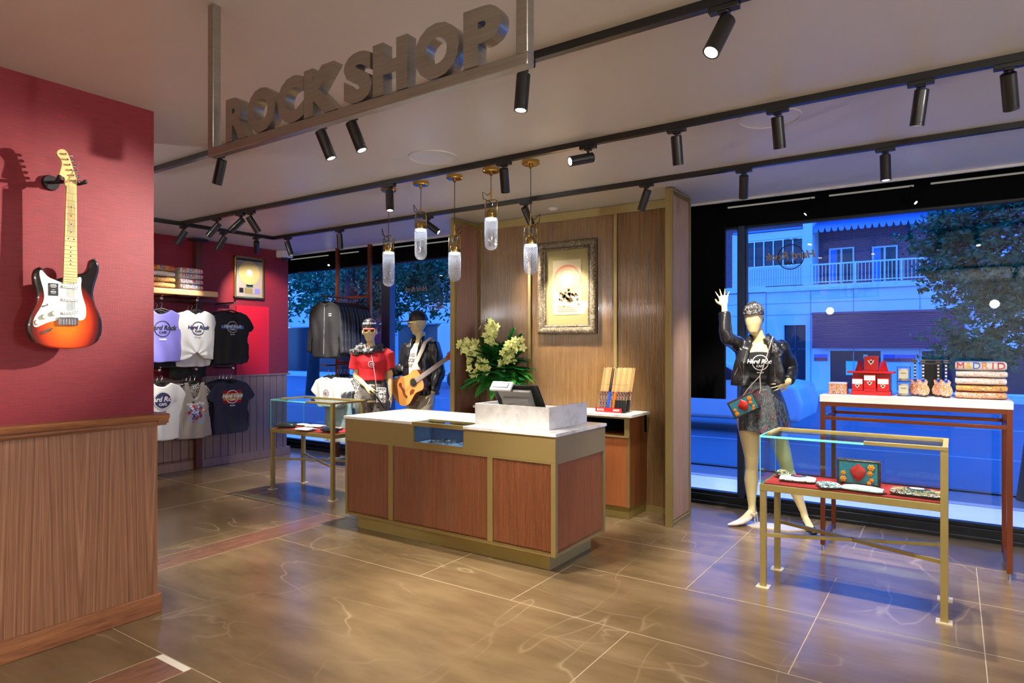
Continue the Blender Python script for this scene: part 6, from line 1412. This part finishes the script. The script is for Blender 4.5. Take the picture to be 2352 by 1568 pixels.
m = M(); m.prism([V((-16.6, 19.2, .35)), V((-16.6, 19.2, 2.2)), V((-16.4, 19.2, 2.35)), V((-12.8, 19.2, 2.35)), V((-12.2, 19.2, 1.5)), V((-11.6, 19.2, 1.25)), V((-11.5, 19.2, .35))], (0, 1.8, 0)); obj('body', m, 'carpaint', b, bevel=.06)
for x in (-15.7, -12.5): obj('wheel', M().cyl((x, 19.12, .21), (x, 19.35, .21), .33, n=24), 'rubber', b)
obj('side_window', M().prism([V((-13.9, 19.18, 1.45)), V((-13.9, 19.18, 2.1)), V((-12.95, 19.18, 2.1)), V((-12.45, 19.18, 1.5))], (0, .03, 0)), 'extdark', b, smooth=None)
b = thing('silver_car', 'pale car on the road seen low beside the timber fin', 'car', (-4.4, 12.8, -.12))
side = [(-7.6, .25), (-7.65, .62), (-7.2, .82), (-6.5, .92), (-5.9, 1.30), (-4.7, 1.34), (-4.0, .98), (-3.45, .90), (-3.35, .6), (-3.4, .25)]
m = M(); m.prism([V((x+1.2, 12.0, z-.12)) for x, z in side], (0, 1.7, 0)); obj('body', m, 'carpaint', b, bevel=.08, seg=3)
obj('side_window', M().prism([V((x+1.2, 11.985, z-.12)) for x, z in ((-6.35, .95), (-5.8, 1.24), (-4.75, 1.27), (-4.25, .98))], (0, .03, 0)), 'extdark', b, smooth=None)
for x in (-5.7, -2.9): w = obj('wheel', M().cyl((x, 11.96, .18), (x, 12.18, .18), .30, n=28), 'rubber', b); obj('hub', M().cyl((x, 11.95, .18), (x, 11.97, .18), .18, n=20), 'chrome', w)
b = thing('street_light_pole', 'slim grey pole standing across the street behind the male mannequin', 'pole', (-15.0, 15.2, -.12))
obj('shaft', M().cyl((-15.0, 15.2, -.12), (-15.0, 15.2, 4.0), .07, .05), 'extframe', b); obj('arm', M().bar((-15.0, 15.2, 3.95), (-14.3, 15.0, 4.0), .08), 'extframe', b)

def tree(label, trunk, blobs, count, leaf_s, seed, bend=(0, 0, 0), rad=.14, h=2.2):
    r = random.Random(seed); x, y = trunk
    t = thing('street_tree', label, 'tree', (x, y, -.12))
    p = [V((x, y, -.12)), V((x+bend[0]*.3, y, h*.4)), V((x+bend[0], y+bend[1], h)), V((x+bend[0]*1.6, y+bend[1], h+1.4))]
    m = M(); m.sweep([(p[0], rad*1.25), (p[1], rad), (p[2], rad*.8), (p[3], rad*.5)], None, 14)
    for c, rr, w in blobs:
        for q in range(3): e = V(c)+V((r.uniform(-.5, .5)*rr[0], r.uniform(-.5, .5)*rr[1], r.uniform(-.3, .5)*rr[2])); m.tube([p[2].lerp(p[1], r.random()*.5), p[2].lerp(e, .5)+V((0, 0, .15)), e], rad*.16, 6)
    obj('trunk', m, 'bark', t)
    tot = sum(w for _, _, w in blobs); vs = []; fs = []
    for c, rr, w in blobs:
        k = int(count*w/tot); cl = [V((r.gauss(0, .5), r.gauss(0, .5), r.gauss(0, .5))) for _ in range(max(6, k//26))]
        for i in range(k):
            g = r.choice(cl); o = V(c)+V(((g.x+r.gauss(0, .10))*rr[0], (g.y+r.gauss(0, .12))*rr[1], (g.z+r.gauss(0, .12))*rr[2]))
            s = leaf_s*r.uniform(.6, 1.3); a = V((r.gauss(0, 1), r.gauss(0, 1), r.gauss(0, .6))).normalized(); c2 = a.orthogonal().normalized(); c2 = (c2*math.cos(r.uniform(0, 6))+a.cross(c2)*math.sin(r.uniform(0, 6))).normalized()
            j = len(vs); vs += [o-a*s, o+c2*s*.42, o+a*s, o-c2*s*.42]; fs.append((j, j+1, j+2, j+3))
    me = bpy.data.meshes.new('foliage'); me.from_pydata(vs, [], fs); obj('foliage', me, 'treeleaf', t, smooth=None)
tree('leafy street tree with leaning trunk just outside the right window', (.62, 8.1), [((.45, 8.5, 3.1), (.55, .6, .6), 5), ((1.2, 8.4, 3.2), (.9, .8, 1.0), 6), ((.40, 8.3, 2.0), (.42, .5, .42), 5), ((1.2, 8.4, 1.9), (.7, .6, .7), 4), ((-.05, 8.6, 2.7), (.42, .4, .28), 3), ((.0, 8.5, 2.25), (.3, .4, .2), 2), ((.15, 8.3, 1.4), (.45, .4, .22), 2)], 30000, .034, 5, (.35, .1, 0), .10, 2.6)
tree('street tree with straight trunk outside the left window', (-8.9, 7.75), [((-8.3, 8.4, 3.0), (1.5, .8, .75), 6), ((-7.3, 8.2, 2.6), (.6, .6, .5), 3), ((-9.3, 8.3, 2.3), (.7, .6, .5), 2), ((-8.6, 8.3, 2.1), (.7, .5, .35), 2)], 20000, .045, 6, (.1, .1, 0), .115, 2.4)
tree('teal-green street tree behind the male mannequin', (-7.6, 9.4), [((-7.0, 9.4, 3.2), (.8, .8, .9), 5), ((-6.6, 9.3, 2.3), (.6, .6, .6), 4), ((-6.9, 9.4, 1.6), (.45, .5, .5), 2)], 16000, .04, 7, (.3, 0, 0), .08, 2.0)
tree('distant street tree filling the far left window', (-17.5, 14), [((-17.5, 14, 4.2), (3.2, 1.5, 1.7), 6), ((-14.5, 14, 4.6), (2.0, 1.5, 1.3), 3)], 6000, .12, 8, (.3, 0, 0), .18, 3.0)

for i, x in enumerate((-7.6, -5.6, -2.6, -.9, .9)):  # lights added out of view to brighten the pavement
    t = thing('pavement_fill_light', ['added fill light outside the far left window', 'added fill light outside the window behind the male mannequin', 'added fill light outside behind the timber fin', 'added fill light outside behind the console table', 'added fill light outside beyond the right edge'][i], 'downlight', (x, 6.75, 2.95), group='added fill lights above the pavement')
    obj('housing', M().ring((x, 6.75, 2.95), .05, .065, (0, 0, 1), .05, 24), 'darkframe', t); obj('lens', M().cyl((x, 6.75, 2.965), (x, 6.75, 2.97), .05), 'lens', t)
    lamp('SPOT', 'pavement_fill_lamp', t, (0, 0, -.01), 75, (1, .97, .93), spot_size=math.radians(75), spot_blend=.8, shadow_soft_size=.04)
struct('ceiling_soffit', M().box(-9, 4, 6.2, 7.3, 3.0, 3.1), 'stucco', smooth=None)
